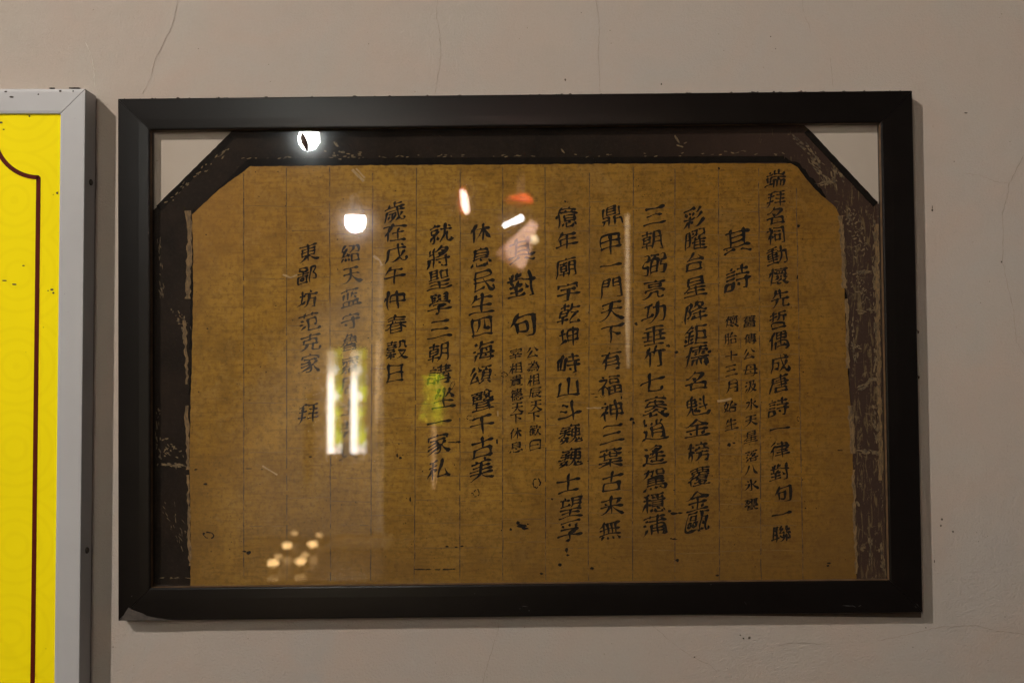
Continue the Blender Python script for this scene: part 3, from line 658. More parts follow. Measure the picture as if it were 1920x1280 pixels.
[[78,33,34,33],[81,76,8,76],[60,82,59,71,55,63,55,7],[78,21,34,21],[82,58,31,58],[77,58,77,63,70,68],[34,7,35,45],[35,45,78,44,78,10,77,7,70,6],[29,82,29,71],[22,58,12,63],[17,42,9,47,8,46],[11,8,21,27]],
[[29,73,62,73],[29,62,62,62],[55,28,80,28],[80,28,80,7],[78,77,78,42],[78,42,57,42,55,41],[55,41,55,8],[13,77,13,43],[13,43,14,42,36,41],[36,41,36,8],[36,28,8,28],[18,28,16,16,14,12,11,8],[29,73,29,81,30,83],[30,83,62,83],[62,83,62,52],[62,52,60,51,30,51],[30,51,29,53,29,73]],
[[76,60,12,60],[44,82,44,7],[76,37,12,37],[12,32,12,82,76,82],[76,82,76,32]],
[[9,54,34,54,36,55],[36,55,35,82],[35,82,9,82],[9,82,9,7],[80,68,51,68],[80,54,52,54],[52,54,51,81],[51,81,53,82,78,82,80,81],[80,81,79,11,78,8,76,7,65,7],[36,68,9,68]],
[[42,57,50,56,75,41],[42,80,42,9],[82,80,7,80]],
[[25,50,19,47,13,40,9,37],[27,55,70,54],[70,54,70,9],[70,9,68,7,58,7],[71,39,26,39],[71,24,26,24],[35,71,38,82],[81,71,9,71],[32,71,31,65,28,59,25,50,26,48,26,7]],
[[41,26,81,26],[41,37,41,7],[61,40,61,11],[41,11,81,11],[7,29,8,33,14,38,20,41,31,60,32,64,31,66,9,66],[21,41,22,39,22,7],[41,37,41,39,42,41,81,40],[81,40,81,7],[41,37,34,37,28,43,23,45],[17,82,21,74],[41,78,82,78],[72,67,77,66],[77,66,77,52],[77,52,46,52],[46,52,46,65,46,67],[46,67,72,67]],
[[43,50,81,50],[9,67,31,66],[31,66,30,61,24,51,23,46,21,43,21,7],[22,45,28,43,33,36],[62,82,62,7],[81,31,43,31],[81,28,80,68],[80,68,44,68],[44,68,43,67,43,27],[21,42,15,40,9,35,7,31],[24,75,19,82]],
[[29,81,29,70],[8,76,81,76],[20,65,20,40,21,38],[21,38,78,38],[8,59,80,59],[59,81,59,70,66,65,65,48],[65,48,42,48],[42,48,41,50,41,65],[44,37,44,7],[81,26,53,26,50,25,38,25,36,26,8,26],[51,25,53,20,61,16,77,9,82,9],[38,25,36,21,26,15,9,9,6,10]],
[[81,66,8,66],[44,82,44,41],[17,11,71,11],[17,7,17,40],[17,40,44,40,71,39],[71,39,71,8]],
[[44,8,44,81],[41,40,26,24,19,18,9,12,7,13],[8,42,38,42,42,40,47,40,51,42,80,42],[48,40,55,31,68,19,79,12,83,13],[76,71,13,71],[21,62,26,52,25,48],[62,50,69,62,72,63]],
[[80,29,8,29],[68,29,68,72],[21,73,77,72],[36,72,36,29],[8,62,14,67,19,69,24,82],[19,69,20,67,20,29],[10,51,78,51],[52,29,52,72],[56,7,53,18],[19,20,17,19,10,8],[83,6,80,8,72,19],[35,8,34,18]],
[[56,74,53,82],[33,73,79,73],[37,40,75,40],[66,60,66,64,68,67,67,73],[82,60,28,60],[43,60,43,68],[26,81,19,65,16,56,17,53,17,7],[16,56,11,53,7,49,7,47],[52,30,52,25,58,21],[29,10,33,19],[43,20,44,10,44,8,47,7,66,7,68,8,70,12],[74,21,81,10],[37,40,37,49,38,50],[38,50,73,50,75,48,75,31],[75,31,73,30,38,30],[38,30,37,31,37,40]],
[[75,51,22,51],[22,51,22,50,22,27],[48,71,48,7],[81,27,7,27],[77,71,23,71],[26,81,24,72,21,70,12,57]],
[[82,75,14,74],[14,74,13,39,12,22,8,9,9,4],[47,75,46,80,44,82],[59,47,79,47],[47,40,24,40],[79,30,58,30],[70,7,78,7,79,12,79,61,78,63],[78,63,59,62],[59,62,58,25,52,8],[48,60,22,60],[36,66,36,51],[55,15,49,19,21,19],[36,29,36,7],[47,40,47,50],[47,50,25,50],[25,50,25,31],[25,31,36,30,47,30],[47,30,47,40]],
[[80,36,9,36],[44,56,44,14,44,9,42,7,30,7],[79,60,78,73],[78,73,9,73],[9,73,8,60],[44,73,42,82],[67,56,21,56]],
[[77,50,71,49,51,50],[71,49,69,44,52,21,50,16,50,11],[50,11,51,9,56,8,78,8,81,12,82,19],[39,73,7,73],[23,82,23,60],[40,22,6,22],[23,34,23,7],[10,48,38,48],[38,57,37,35],[37,35,11,35],[11,35,10,37,10,59],[10,59,37,59,38,57,45,57,52,68,53,69,55,78,57,82],[53,69,81,68]],
[[40,32,80,32],[40,27,40,70,80,70],[80,70,80,27],[60,82,60,7],[32,34,29,32,21,29,18,26,9,23],[20,29,19,81],[40,51,80,51],[29,61,9,61]],
[[81,54,38,54],[68,54,68,10,67,7,57,6],[58,55,58,82],[80,38,39,38],[29,19,7,18],[7,18,7,68],[30,68,30,16],[76,72,42,72],[18,19,18,81],[52,19,47,28]],
[[76,13,12,14],[12,14,12,64],[44,13,44,82],[76,64,76,7]],
[[8,24,81,35],[58,7,58,82],[22,75,26,76,40,68],[33,47,16,55,13,55]],
[[78,47,46,47],[82,16,79,23],[80,18,70,17,63,18],[39,42,38,41,26,47,21,52,7,52],[4,39,7,39,9,39,22,47,27,52,39,52],[22,31,22,36,24,40,24,62],[14,21,17,29],[14,21,10,19],[14,21,16,19,23,16,28,16,33,12,36,12],[28,16,34,26,34,30,7,30],[23,16,21,12,8,6],[38,63,35,64,24,62,9,61],[44,72,44,82],[12,80,12,73,13,72],[13,72,76,72],[76,72,77,73,77,80],[59,28,63,28,63,27,63,9,65,7],[65,7,80,6,82,8,82,9],[70,18,73,27],[41,8,45,10,51,16,59,28,59,33,61,39,62,57,61,62,61,65,62,65],[46,47,47,59],[47,59,60,59,78,58],[78,58,78,37,77,35],[77,35,47,35],[47,35,46,47]],
[[82,52,7,52],[44,80,44,8],[77,8,12,8]],
[[72,20,17,20],[44,33,44,7],[6,73,41,73],[16,73,16,48],[7,6,82,6],[79,56,52,56],[68,42,75,42,77,43,78,44],[78,44,79,78,78,80],[78,80,52,79],[52,79,52,57,48,48,44,44],[79,68,52,68],[76,33,13,33],[25,73,24,80,21,83],[40,56,39,54,37,53,16,48,13,46]],
[[81,30,8,30],[63,50,61,45,47,37,46,35,46,13,44,7],[44,7,38,6,31,6],[69,50,17,50],[14,77,37,78,72,82,78,80],[22,59,18,68],[42,69,44,61],[64,58,71,70]],
[[67,67,12,67],[67,67,65,51],[45,67,46,73,49,82],[24,36,27,42,33,50,37,52,41,66],[8,24,9,26,19,34,24,36,27,35,80,35],[80,35,81,34,81,29,78,16,76,9],[76,9,73,7,64,6],[72,35,74,51],[74,51,37,52],[48,24,52,14],[25,81,29,75],[35,22,36,11],[66,19,62,26],[15,8,22,23]],
[[81,12,47,12],[81,7,81,76,80,77],[80,77,48,77,47,77],[47,77,47,7],[22,50,25,47,29,45,36,37,36,36],[22,50,24,65,24,82],[22,50,18,47,15,38,8,26,8,23],[47,34,81,34],[24,47,24,7],[36,63,9,63],[47,56,81,56]],
[[31,13,38,13,50,17,53,20],[31,13,31,48],[16,48,81,48],[78,80,16,80],[16,80,15,37,13,24,8,11],[49,48,50,42,53,35,57,28,61,26,62,23,72,15,77,13,80,12,84,13],[61,27,75,38,77,39],[29,64,73,64]],
[[14,47,17,46,44,46],[23,60,24,66,25,68],[80,67,56,67],[80,67,78,58,76,52],[16,75,44,75],[17,82,15,75,13,73,9,67],[14,23,42,23],[13,43,7,41],[58,81,56,67,50,52],[14,34,42,34],[31,12,31,47,30,53,31,60],[19,60,18,54,13,43,14,41,14,8],[14,12,43,12,47,9,50,9],[50,9,56,16,59,23,62,32,64,34,65,53],[64,34,67,32,73,19,81,9],[8,60,44,60]],
[[12,48,60,48],[12,17,76,17],[12,11,12,78,76,78],[76,78,76,11]],
[[80,38,8,38],[57,38,57,43,61,51],[74,22,14,22],[44,38,44,7],[30,38,30,44,28,51],[45,58,43,65],[17,58,71,58,78,64,78,73],[78,73,10,73],[10,73,9,72,9,64],[44,74,42,82]],
[[81,57,7,57],[44,58,44,82],[70,29,19,29],[70,38,19,38],[52,12,58,13,76,7,84,7],[7,8,12,7,30,13,35,13],[70,29,70,46,69,48],[69,48,20,48,19,46,19,21,20,19],[20,19,69,19],[69,19,70,20,70,29],[44,67,69,67],[69,67,70,69,69,77],[69,77,67,78,22,78,20,76,20,69,21,68],[21,68,44,67]],
[[28,63,25,62,20,53,18,46,19,43,19,7],[18,46,13,44,9,39],[50,46,50,63],[55,63,55,72,57,82],[64,46,64,63],[82,75,32,75],[58,22,55,28],[9,66,17,74,23,81,26,82],[32,36,82,36],[76,23,81,13,81,9],[34,22,29,11],[44,22,45,12,45,9,47,8,50,7,65,7,68,9,69,14],[50,46,78,46],[78,46,78,63],[78,63,36,63],[36,63,36,47],[36,47,50,46]],
[[80,59,60,59,54,55,52,53,49,50,41,35,32,23],[79,23,72,30,67,40,61,52,57,55,51,59,31,59],[28,79,22,66,19,58,20,55,20,9],[19,57,14,55,7,47],[53,53,55,50,55,8],[55,56,55,80]],
[[68,61,20,61],[43,36,42,29,48,22],[20,48,68,48],[42,74,43,81],[80,12,73,24],[26,23,27,10,29,7,35,6,61,7],[61,7,64,10,66,15],[8,10,14,23],[68,61,68,72,67,73],[67,73,42,74,21,73],[21,73,20,71,20,37],[20,37,68,36],[68,36,68,61]],
[[44,61,46,42,48,39,50,30,55,22,60,15,66,10,72,8,77,9],[77,9,79,12,81,18,78,24],[12,41,79,41],[12,10,17,11,36,16,39,17,41,19],[12,10,13,82],[13,82,71,82],[71,82,72,81,72,62,12,62]],
[[33,79,33,59,31,48,27,40,24,35,19,32],[80,17,8,17],[80,11,79,79],[79,79,9,79],[9,79,8,78,8,10],[54,79,54,45,55,41,58,38,72,38]],
[[80,19,35,19],[35,19,35,27,37,39,37,47,39,57],[39,57,76,57],[76,57,74,20,72,11,68,7,58,7],[28,38,82,38],[53,57,53,52],[51,38,51,32,58,25],[42,82,40,78,39,72,37,71,29,59,26,58],[39,72,80,72],[53,52,59,45],[12,80,22,75],[6,54,8,54,17,49],[11,9,18,28,19,32]],
[[49,51,77,51],[80,78,45,78],[63,78,61,64],[77,38,49,38],[38,16,39,21,32,39],[37,23,18,20,13,19],[24,55,23,54,20,42,14,25,13,20,11,18],[82,10,70,18,69,18],[55,17,44,10,41,11],[40,56,38,64,32,77,32,80],[18,80,15,68,7,53,8,52],[49,51,50,64],[50,64,77,64],[77,64,77,26],[77,26,49,26],[49,26,49,51]],
[[21,41,21,13],[8,42,81,42],[24,72,24,82],[9,71,22,71,24,72,27,71,39,71],[7,12,80,14],[21,23,67,23],[67,41,67,7],[24,55,24,64],[11,55,36,54,38,55],[38,55,38,63,37,64],[37,64,12,64],[12,64,11,55,8,48,8,42],[66,53,72,60,73,64],[82,50,78,48,69,51,66,53,62,53,58,51,47,48],[21,33,67,33],[42,79,7,79],[73,64,71,65,49,65,48,69],[53,65,55,60,60,56,61,53],[48,69,52,73,53,80,55,81],[55,81,69,81],[69,81,71,71],[71,71,81,70]],
[[81,48,7,48],[44,76,44,7],[74,80,67,81,43,76,13,73]],
[[81,43,7,43],[80,30,10,30],[47,29,49,24,58,15,66,11,72,9,78,7,81,8],[58,70,60,76,61,78,64,82,66,82],[77,70,11,70],[29,70,29,76,24,82],[44,70,44,44,43,41,42,31,40,28,38,22,34,18,26,12,17,9,10,7,4,9],[73,56,16,56]],
[[24,42,24,11,23,7,18,7],[48,59,80,59],[44,9,52,21,57,36,60,60,61,82],[26,72,25,77,23,82],[7,71,41,71],[7,16,13,31],[36,32,39,23,38,19],[80,22,82,17,82,11,81,9],[81,9,77,8,71,8,67,9],[67,9,66,12,66,46],[77,70,72,77,70,78],[24,42,37,43],[37,43,37,58],[37,58,12,58],[12,58,11,42],[11,42,24,42]],
[[12,37,11,19,7,8],[27,38,7,38],[54,52,53,55,46,60],[35,46,39,45,47,47,53,50,55,52,60,54,66,59,69,61,74,67,77,73,76,75],[76,75,58,75,57,76],[27,7,27,82],[57,76,58,81,61,83,63,83],[57,76,53,75,41,65,37,64,34,64],[82,37,37,37],[71,49,71,13,70,9],[70,9,68,8,60,7,55,10],[27,57,11,57],[11,57,11,78],[66,60,60,65,57,67,56,67],[51,19,44,28]],
[[44,9,44,34],[6,8,82,8],[38,59,14,59],[38,80,38,44],[38,70,14,70],[14,80,14,47],[8,81,42,81],[43,50,33,48,7,47],[71,22,17,22],[76,35,13,35],[61,77,77,77],[77,77,77,49],[77,49,54,49],[54,49,53,76],[53,76,61,77]],
[[73,61,60,61],[73,52,74,80],[74,80,72,81,60,81],[36,51,36,57,42,60,43,62],[81,23,7,23],[59,39,57,35,47,30,45,28,45,10,44,7],[44,7,42,6,33,6],[46,78,43,79,38,82,36,81],[43,78,42,76,37,73],[16,61,28,61],[16,52,14,76,15,79],[15,79,17,80,27,82,31,81],[46,62,51,68],[46,62,43,62],[46,62,51,58],[43,62,41,65,37,66],[74,71,60,71],[15,71,29,71],[9,41,9,51],[9,51,72,52,79,51],[79,51,80,41],[46,78,49,83],[46,78,47,77,50,75],[65,39,23,40]],
[[82,21,36,21],[66,6,73,6,76,8,76,43,42,43],[42,43,42,7],[42,32,76,32],[59,21,59,53],[80,75,38,75],[68,82,68,54],[82,53,36,53],[78,65,40,65],[9,12,27,12,28,13],[28,13,28,31],[28,31,10,32],[10,32,9,30,9,7],[49,82,49,54],[21,73,20,76,17,82],[27,56,9,56],[27,44,9,44],[30,67,7,67]],
[[21,61,22,68,24,76,25,78,27,78],[21,61,19,60,11,47],[21,61,25,60,34,49],[76,32,14,32],[44,8,44,80],[69,77,64,61,62,59,55,49,53,47,44,47],[65,61,68,58,81,45],[82,8,8,8]],
[[48,29,43,28,34,22,24,17,9,11],[29,9,34,6,42,7,45,9,47,12,49,19,48,34,44,40,42,41,41,46,37,51],[37,51,41,58],[37,51,33,50,12,42,8,43],[58,38,60,42,68,48,71,48],[58,38,48,35],[58,38,60,31,65,23,75,13,79,11,80,12],[77,63,77,74],[77,74,43,75,9,74],[9,74,9,62],[43,75,41,82],[66,60,45,60,41,59,39,60,20,60],[42,41,29,34,16,29,10,27,7,28]],
[[24,48,19,44,14,36,7,26,7,22],[24,8,24,76],[24,48,26,49,30,47,38,38,38,34],[9,57,39,57],[43,16,55,56,60,77,61,80],[43,16,47,15,77,19],[37,80,36,80,24,76,10,75],[81,12,79,18,77,21,75,28,68,45]],
[[55,62,57,41,60,28,61,25,63,23,63,18],[8,8,10,12,12,21,14,49],[14,49,80,49],[67,59,73,54,73,49],[67,59,67,63],[63,23,67,26,74,39,75,39],[63,18,60,16,51,10,47,8],[63,18,70,9,73,7,77,7,79,8,80,9,82,14,81,19],[49,29,47,29,42,19,39,17,37,14,29,9,22,7],[38,17,35,21,35,38],[81,63,8,63],[46,38,23,38],[46,63,46,82],[23,63,23,78],[46,75,73,75],[21,20,26,29,27,31]],
[[78,40,37,40],[57,57,57,8],[33,8,81,8],[81,68,9,68],[35,68,36,76,38,81,39,82],[31,68,30,62,22,48,20,43,21,7],[20,42,14,40,8,35,7,32]],
[[80,65,16,64],[16,64,15,32,13,20,8,9],[56,23,58,22,62,16,67,11,71,9,75,8,79,9,82,16,82,20,80,24],[56,23,56,28,54,35,51,48,48,82],[56,23,52,22,43,15,33,9,32,9,27,9],[56,28,62,31,69,41,74,50,75,51],[75,74,63,81]],
[[81,41,8,41],[44,70,44,7],[73,70,22,70],[26,82,23,77,22,71,19,69,10,55]],
[[81,36,33,36],[81,31,81,64],[81,64,34,64,33,30],[57,81,57,7],[29,83,27,82,20,67,17,57,18,55,18,7],[17,57,13,55,11,53,8,49,8,44]],
[[24,10,64,10],[24,10,24,38,28,50],[61,50,64,38,64,10],[16,63,73,63],[36,62,34,51],[4,29,9,29,17,35,26,38,64,38,70,35,79,30],[24,24,64,24],[80,50,8,50],[39,63,41,73,43,81,44,82],[76,75,12,75]],
[[57,43,56,37,56,35,60,28,66,19,76,11,80,9,83,10],[46,9,48,8,52,10,64,19,72,30,76,39,75,43,74,43,52,43],[24,21,30,20,38,14],[23,23,24,22,24,7],[38,38,32,39,24,38,12,37],[24,38,24,29,23,23],[42,76,7,76],[24,82,24,66],[8,28,20,28,23,27,26,28,41,28],[23,23,19,21,8,12,7,12],[9,65,40,65],[80,55,75,55,73,56],[73,56,72,78],[72,78,57,78],[57,78,56,77,55,61,54,56,50,51],[8,50,8,56],[8,56,40,56],[40,56,41,55,41,50],[14,47,34,47]],
[[17,48,72,48],[72,14,17,14],[72,9,72,80],[72,80,18,81],[18,81,17,80,17,8]],
[[22,56,21,51,14,42,12,37,9,36,8,33],[12,37,18,37,33,39],[67,49,76,50,78,52,80,67,80,77],[80,77,43,78],[59,77,57,63,54,57,48,50,45,48,43,48],[11,57,12,61,24,81,27,82],[11,57,24,56,27,59,32,67],[78,10,77,36],[77,36,47,36],[47,36,46,7],[78,10,46,10],[35,34,35,37,33,40,31,48],[12,25,8,9],[34,14,35,16,32,27],[22,26,23,12]],
[[35,7,35,27],[52,55,77,55],[53,62,52,56,44,42],[16,7,17,28,72,28],[72,28,72,7],[6,7,82,7],[53,27,53,7],[82,76,7,76],[60,81,60,71],[28,81,28,71],[14,58,14,39],[31,61,31,37],[69,36,67,40,62,47]],
[[78,61,78,70,76,71],[76,71,11,71],[11,71,10,70,10,61],[46,71,43,81],[80,47,8,47],[57,59,57,10,55,7,43,7],[31,22,22,34]],
[[71,58,18,58],[44,67,44,49],[21,9,67,9],[21,9,21,28,22,30,66,30],[66,30,67,28,67,9],[21,20,67,20],[17,66,18,50,19,48],[19,48,71,48],[51,68,53,74,52,77],[52,77,31,77,29,78],[71,42,78,37],[71,42,71,65,70,67],[70,67,53,67,51,68,44,67,22,67,19,68],[17,66,21,72,26,77,29,78,31,83],[17,66,12,64,8,62],[32,42,33,38,32,35],[52,41,53,37],[16,42,9,33,5,33]],
[[70,37,70,7],[70,27,19,27],[19,37,70,37],[19,40,19,29,18,19,15,14,12,9,8,8],[58,48,68,49],[58,48,58,63],[58,63,69,65,75,67,79,66],[70,65,71,60,74,54,76,50,81,46],[22,47,27,47,29,48],[29,48,31,57,30,64],[30,64,9,64],[17,64,17,60,14,52,12,49,8,46],[80,75,8,75],[44,76,44,81],[43,27,43,7],[37,68,39,64],[52,68,45,60,44,56,44,47],[60,10,54,19],[26,9,28,11,32,18,33,19]],
[[17,65,75,65,77,67,77,80,76,81],[76,81,17,80],[17,80,16,36,13,23,8,10],[52,65,52,32],[75,11,75,31],[75,31,31,31,30,8],[75,11,30,11],[82,48,16,48]],
[[44,37,43,43],[46,13,34,10,27,9,24,7],[27,9,27,24],[38,35,36,30,28,26,27,24,21,23,8,19],[54,76,78,76],[54,82,54,46],[61,19,63,22,73,28,78,28],[48,36,49,30,51,26,57,21,61,19,62,16,78,9,83,10],[34,52,8,52],[34,46,34,82],[7,36,36,36,38,35,45,37,47,36,81,36],[34,65,12,65],[54,52,81,52],[54,65,77,65],[34,76,10,76]],
[[85,9,78,9,60,16,54,16],[58,16,58,22],[16,34,72,34],[35,16,29,16,10,9,6,9],[29,16,29,22],[16,45,72,45],[52,81,68,81],[68,81,69,69,68,67],[68,67,20,67],[20,67,20,80,21,81],[21,81,52,81],[58,22,70,22,72,23],[72,23,72,55],[72,55,16,55],[16,55,16,23],[16,23,58,22]],
[[50,31,52,27,56,24,69,14,79,9,83,10],[39,31,32,23,20,15,9,9,6,10],[44,7,44,82],[80,74,9,74],[73,47,16,47],[50,31,51,33,70,33,72,34],[72,34,73,36,72,60],[72,60,17,60],[17,60,17,33],[17,33,37,33,39,31,50,31]],
[[10,12,46,12],[10,9,10,43],[10,43,28,44,45,43],[45,43,46,9],[50,56,6,56],[28,67,28,44],[58,8,59,79],[59,79,79,80,80,78,79,73,71,53,72,51,76,46,80,38,81,31,81,26,78,22,70,21],[21,24,21,34],[21,34,34,34],[34,34,34,22],[34,22,22,22,21,24],[28,67,43,67],[43,67,43,81],[43,81,12,81],[12,81,13,67],[13,67,28,67]],
[[82,66,36,66],[51,66,51,42,48,31,44,22,41,17,36,12,31,8],[33,33,31,30,25,27,20,27,18,25,7,21],[19,27,19,80],[51,46,77,45],[77,45,76,25,73,10,72,8,70,7,60,7],[29,60,8,60],[58,82,61,75,60,73]],
[[80,75,7,75],[59,82,59,66],[27,82,27,66],[26,26,13,11],[13,58,25,52],[60,31,71,32,72,33],[72,33,73,36,73,55],[73,55,39,55],[39,55,39,15,40,11,41,9],[41,9,46,8,74,8,79,10,81,17],[7,41,9,41,19,36]],
[[43,58,43,82],[53,37,53,13,54,9,55,9],[55,9,60,7,77,8,80,11,82,18],[33,37,32,29,31,25,28,19,25,15,16,10,10,8,7,8],[79,73,9,73],[43,58,19,57],[19,57,19,37],[19,37,69,37],[69,37,69,57],[69,57,43,58]]
]
GL = dict(zip(CHARS, STROKES))
def strokes_of(ch):
    return [[(s[i]/89, s[i+1]/89) for i in range(0, len(s), 2)] for s in GL[ch]]
def catmull(p, seg):
    if len(p) < 2: return p
    q = [p[0]*2 - p[1]] + p + [p[-1]*2 - p[-2]]; out = []
    for i in range(1, len(q)-2):
        a, b, c, d = q[i-1], q[i], q[i+1], q[i+2]
        n = max(2, int((c-b).length/seg))
        for k in range(n):
            t = k/n
            out.append(.5*((2*b) + (c-a)*t + (2*a-5*b+4*c-d)*t*t + (3*b-a-3*c+d)*t**3))
    out.append(p[-1]); return out
def prof_at(pr, t):
    for (a, x), (b, y) in zip(pr, pr[1:]):
        if t <= b: return x + (y-x)*(t-a)/(b-a+1e-9)
    return pr[-1][1]
WID = {'h': [(0,.070),(.10,.050),(.45,.030),(.75,.048),(.91,.105),(1,.075)],
       'v': [(0,.085),(.10,.105),(.35,.066),(.75,.062),(1,.026)],
       'p': [(0,.085),(.13,.112),(.5,.070),(.8,.034),(1,.006)],
       'n': [(0,.016),(.3,.038),(.7,.100),(.85,.140),(1,.012)],
       'd': [(0,.022),(.35,.066),(.7,.115),(1,.045)]}
zstep = [0]
def write_char(mb, ch, u, v, h, heavy=1.0):
    st = strokes_of(ch); n = len(st)
    total = sum(sum((Vector(a)-Vector(b)).length for a, b in zip(s, s[1:])) for s in st)
    wf = heavy * max(.80, min(1.26, 1.40 - .062*total))
    rr = random.Random(hash((ord(ch), int(u*7), int(v*3))) & 0xffff)
    rot = rr.uniform(-.05, .05); sx = h*rr.uniform(.93, 1.05); sy = h*rr.uniform(.86, .96)
    shear = rr.uniform(.18, .29); wseed = rr.uniform(0, 90); flare = rr.uniform(.05, .30); lean = rr.uniform(-.05, .06); warp = .065 if h > 30 else .035
    c0 = loc(u, v, D_PAPER); ex = loc(u+1, v, D_PAPER) - c0
    px = ex.length
    for s in st:
        p = [Vector(q) for q in s]
        d = p[-1] - p[0]; L = sum((a-b).length for a, b in zip(p, p[1:]))
        if abs(d.y) < .45*abs(d.x):
            if d.x < 0: p.reverse()
            k = 'h'
        else:
            if d.y > 0: p.reverse()
            d = p[-1]-p[0]
            k = 'v' if abs(d.x) < .28*abs(d.y) else ('p' if d.x < 0 else 'n')
        if L < .17: k = 'd'
        # move ends a touch and let the brush wander
        j = .011 if h > 30 else .006
        p = [q + Vector((rr.uniform(-j, j), rr.uniform(-j, j))) for q in p]
        if k in 'pn' and L > .3: p[-1] = p[-1] + (p[-1]-p[-2]).normalized()*.05
        if k == 'h' and L > .5: p[0].x -= .03; p[-1].x += .03
        q = catmull(p, .05)
        if len(q) < 3: q = [q[0], (q[0]+q[-1])/2, q[-1]]
        acc = [0]
        for a, b2 in zip(q, q[1:]): acc.append(acc[-1] + (b2-a).length)
        T = acc[-1] or 1
        amp = wf*rr.uniform(.86, 1.14)
        lft, rgt = [], []
        for i, pt in enumerate(q):
            t = (q[min(i+1, len(q)-1)] - q[max(0, i-1)]);
            t = t.normalized() if t.length > 1e-6 else Vector((1, 0))
            nn = Vector((-t.y, t.x)); wd = prof_at(WID[k], acc[i]/T)*amp*.62*(1 + .18*noise.noise((pt.x*9+u, pt.y*9+v, 0)))
            lft.append(pt + nn*wd); rgt.append(pt - nn*wd)
        # brush tip shapes: slanted entry, rounded exit
        t0 = (q[1]-q[0]).normalized(); t1 = (q[-1]-q[-2]).normalized()
        w0 = (lft[0]-rgt[0]).length/2; w1 = (lft[-1]-rgt[-1]).length/2
        head = [q[0] - t0*w0*.9 + Vector((-t0.y, t0.x))*w0*.35]
        tail = [q[-1] + t1*w1*.75 + Vector((-t1.y, t1.x))*w1*.6, q[-1] + t1*w1*1.0, q[-1] + t1*w1*.7 - Vector((-t1.y, t1.x))*w1*.6]
        zstep[0] = (zstep[0] + 1) % 60
        dep = D_PAPER + .00025 + zstep[0]*.0000035
        def tr(a):
            x, y = a.x-.5, a.y-.5
            wx, wy = noise.noise((x*2.2+wseed, y*2.2, 1)), noise.noise((x*2.2+wseed, y*2.2, 7))
            x, y = x*(1 - flare*y) + lean*y + wx*warp, y + shear*x + wy*warp - .12*x*x
            x, y = x*math.cos(rot)-y*math.sin(rot), x*math.sin(rot)+y*math.cos(rot)
            return Vector((c0.x + x*sx*px*1.07, -dep, c0.z + y*sy*px*1.05))
        m = len(q)
        vs = [tr(a) for a in lft] + [tr(a) for a in rgt] + [tr(head[0])] + [tr(a) for a in tail]
        fs = [(i, i+1, m+i+1, m+i) for i in range(m-1)] + [(0, m, 2*m)] + [(m-1, 2*m+1, 2*m+2), (m-1, 2*m+2, 2*m-1), (2*m-1, 2*m+2, 2*m+3)]
        mb.add(vs, fs)
COLUMNS = [
 ('端拜名祠動懷先哲偶成唐詩一律對句一聯', [(1454,335),(1455,373),(1453,405),(1454,441),(1457,479),(1459,518),(1463,559),(1459,600),(1459,638),(1462,680),(1461,718),(1459,762),(1462,802),(1461,843),(1462,884),(1468,924),(1466,962),(1465,1000)], 37, 1.0),
 ('其詩', [(1382,451),(1383,520)], 52, 1.0),
 ('舊傳公母汲水天星落八氷甕', [(1405,602),(1406,635),(1404,663),(1407,694),(1407,724),(1409,757),(1408,788),(1408,818),(1409,854),(1408,880),(1409,908),(1409,944)], 25, 1.05),
 ('懷胎十三月始生', [(1372,602),(1370,634),(1371,667),(1371,694),(1372,724),(1369,762),(1371,794)], 24, 1.05),
 ('彩曜台降鉅儒名魁金榜覆金甌'.replace('台','台星'), [(1300,408),(1304,450),(1303,490),(1304,537),(1305,584),(1304,627),(1306,667),(1304,714),(1307,760),(1307,800),(1309,846),(1311,893),(1308,937),(1309,976)], 43, 1.0),
 ('三朝弼亮功垂竹七袠逍遙駕穩蒲', [(1227,404),(1222,450),(1227,495),(1227,541),(1227,585),(1226,628),(1227,668),(1224,716),(1230,762),(1227,806),(1226,853),(1227,898),(1226,942),(1227,983)], 43, 1.0),
 ('鼎甲一門天下有福神三葉古来無', [(1146,405),(1145,459),(1145,497),(1146,540),(1147,583),(1147,627),(1146,675),(1143,722),(1146,770),(1148,812),(1145,857),(1147,902),(1147,947),(1144,993)], 43, 1.0),
 ('億年廟宇乾坤峙山斗巍巍士望孚', [(1062,407),(1062,451),(1061,501),(1066,547),(1067,588),(1067,632),(1067,681),(1066,725),(1067,771),(1070,812),(1070,856),(1066,903),(1070,949),(1068,994)], 43, 1.0),
 ('其對句', [(978,468),(978,534),(981,608)], 52, 1.0),
 ('公為相辰天下歓曰', [(998,660),(1000,686),(1000,712),(1003,736),(1005,760),(1002,781),(1003,806),(1004,834)], 24, 1.05),
 ('宰相貴德天下休息', [(967,663),(967,690),(968,713),(968,740),(970,764),(968,785),(967,812),(968,837)], 24, 1.05),
 ('休息民生四海頌聲千古美', [(901,436),(902,481),(907,526),(903,568),(904,613),(906,658),(902,703),(905,751),(904,796),(905,837),(902,879)], 43, 1.0),
 ('就將聖學三朝講坐一家私', [(826,437),(822,482),(823,523),(824,569),(825,616),(822,660),(824,701),(832,745),(823,790),(822,831),(822,879)], 43, 1.0),
 ('歲在戊午仲春穀日', [(740,397),(740,435),(743,474),(740,516),(739,562),(743,608),(744,655),(741,700)], 41, .95),
 ('紹天蓝守魯齋居士裴員', [(657,475),(659,516),(657,557),(657,601),(656,641),(656,683),(655,722),(655,762),(655,803),(654,844)], 36, .95),
 ('東鄙坊范克家', [(578,473),(576,516),(577,560),(580,603),(582,641),(582,680)], 38, .95),
 ('拜', [(578,775)], 44, .85)]
for txt, pos, h, hv in COLUMNS:
    m = MB()
    for ch, (u, v) in zip(txt, pos): write_char(m, ch, u, v, h, hv)
    fix_normals(m.build('text_column', INK, paper))
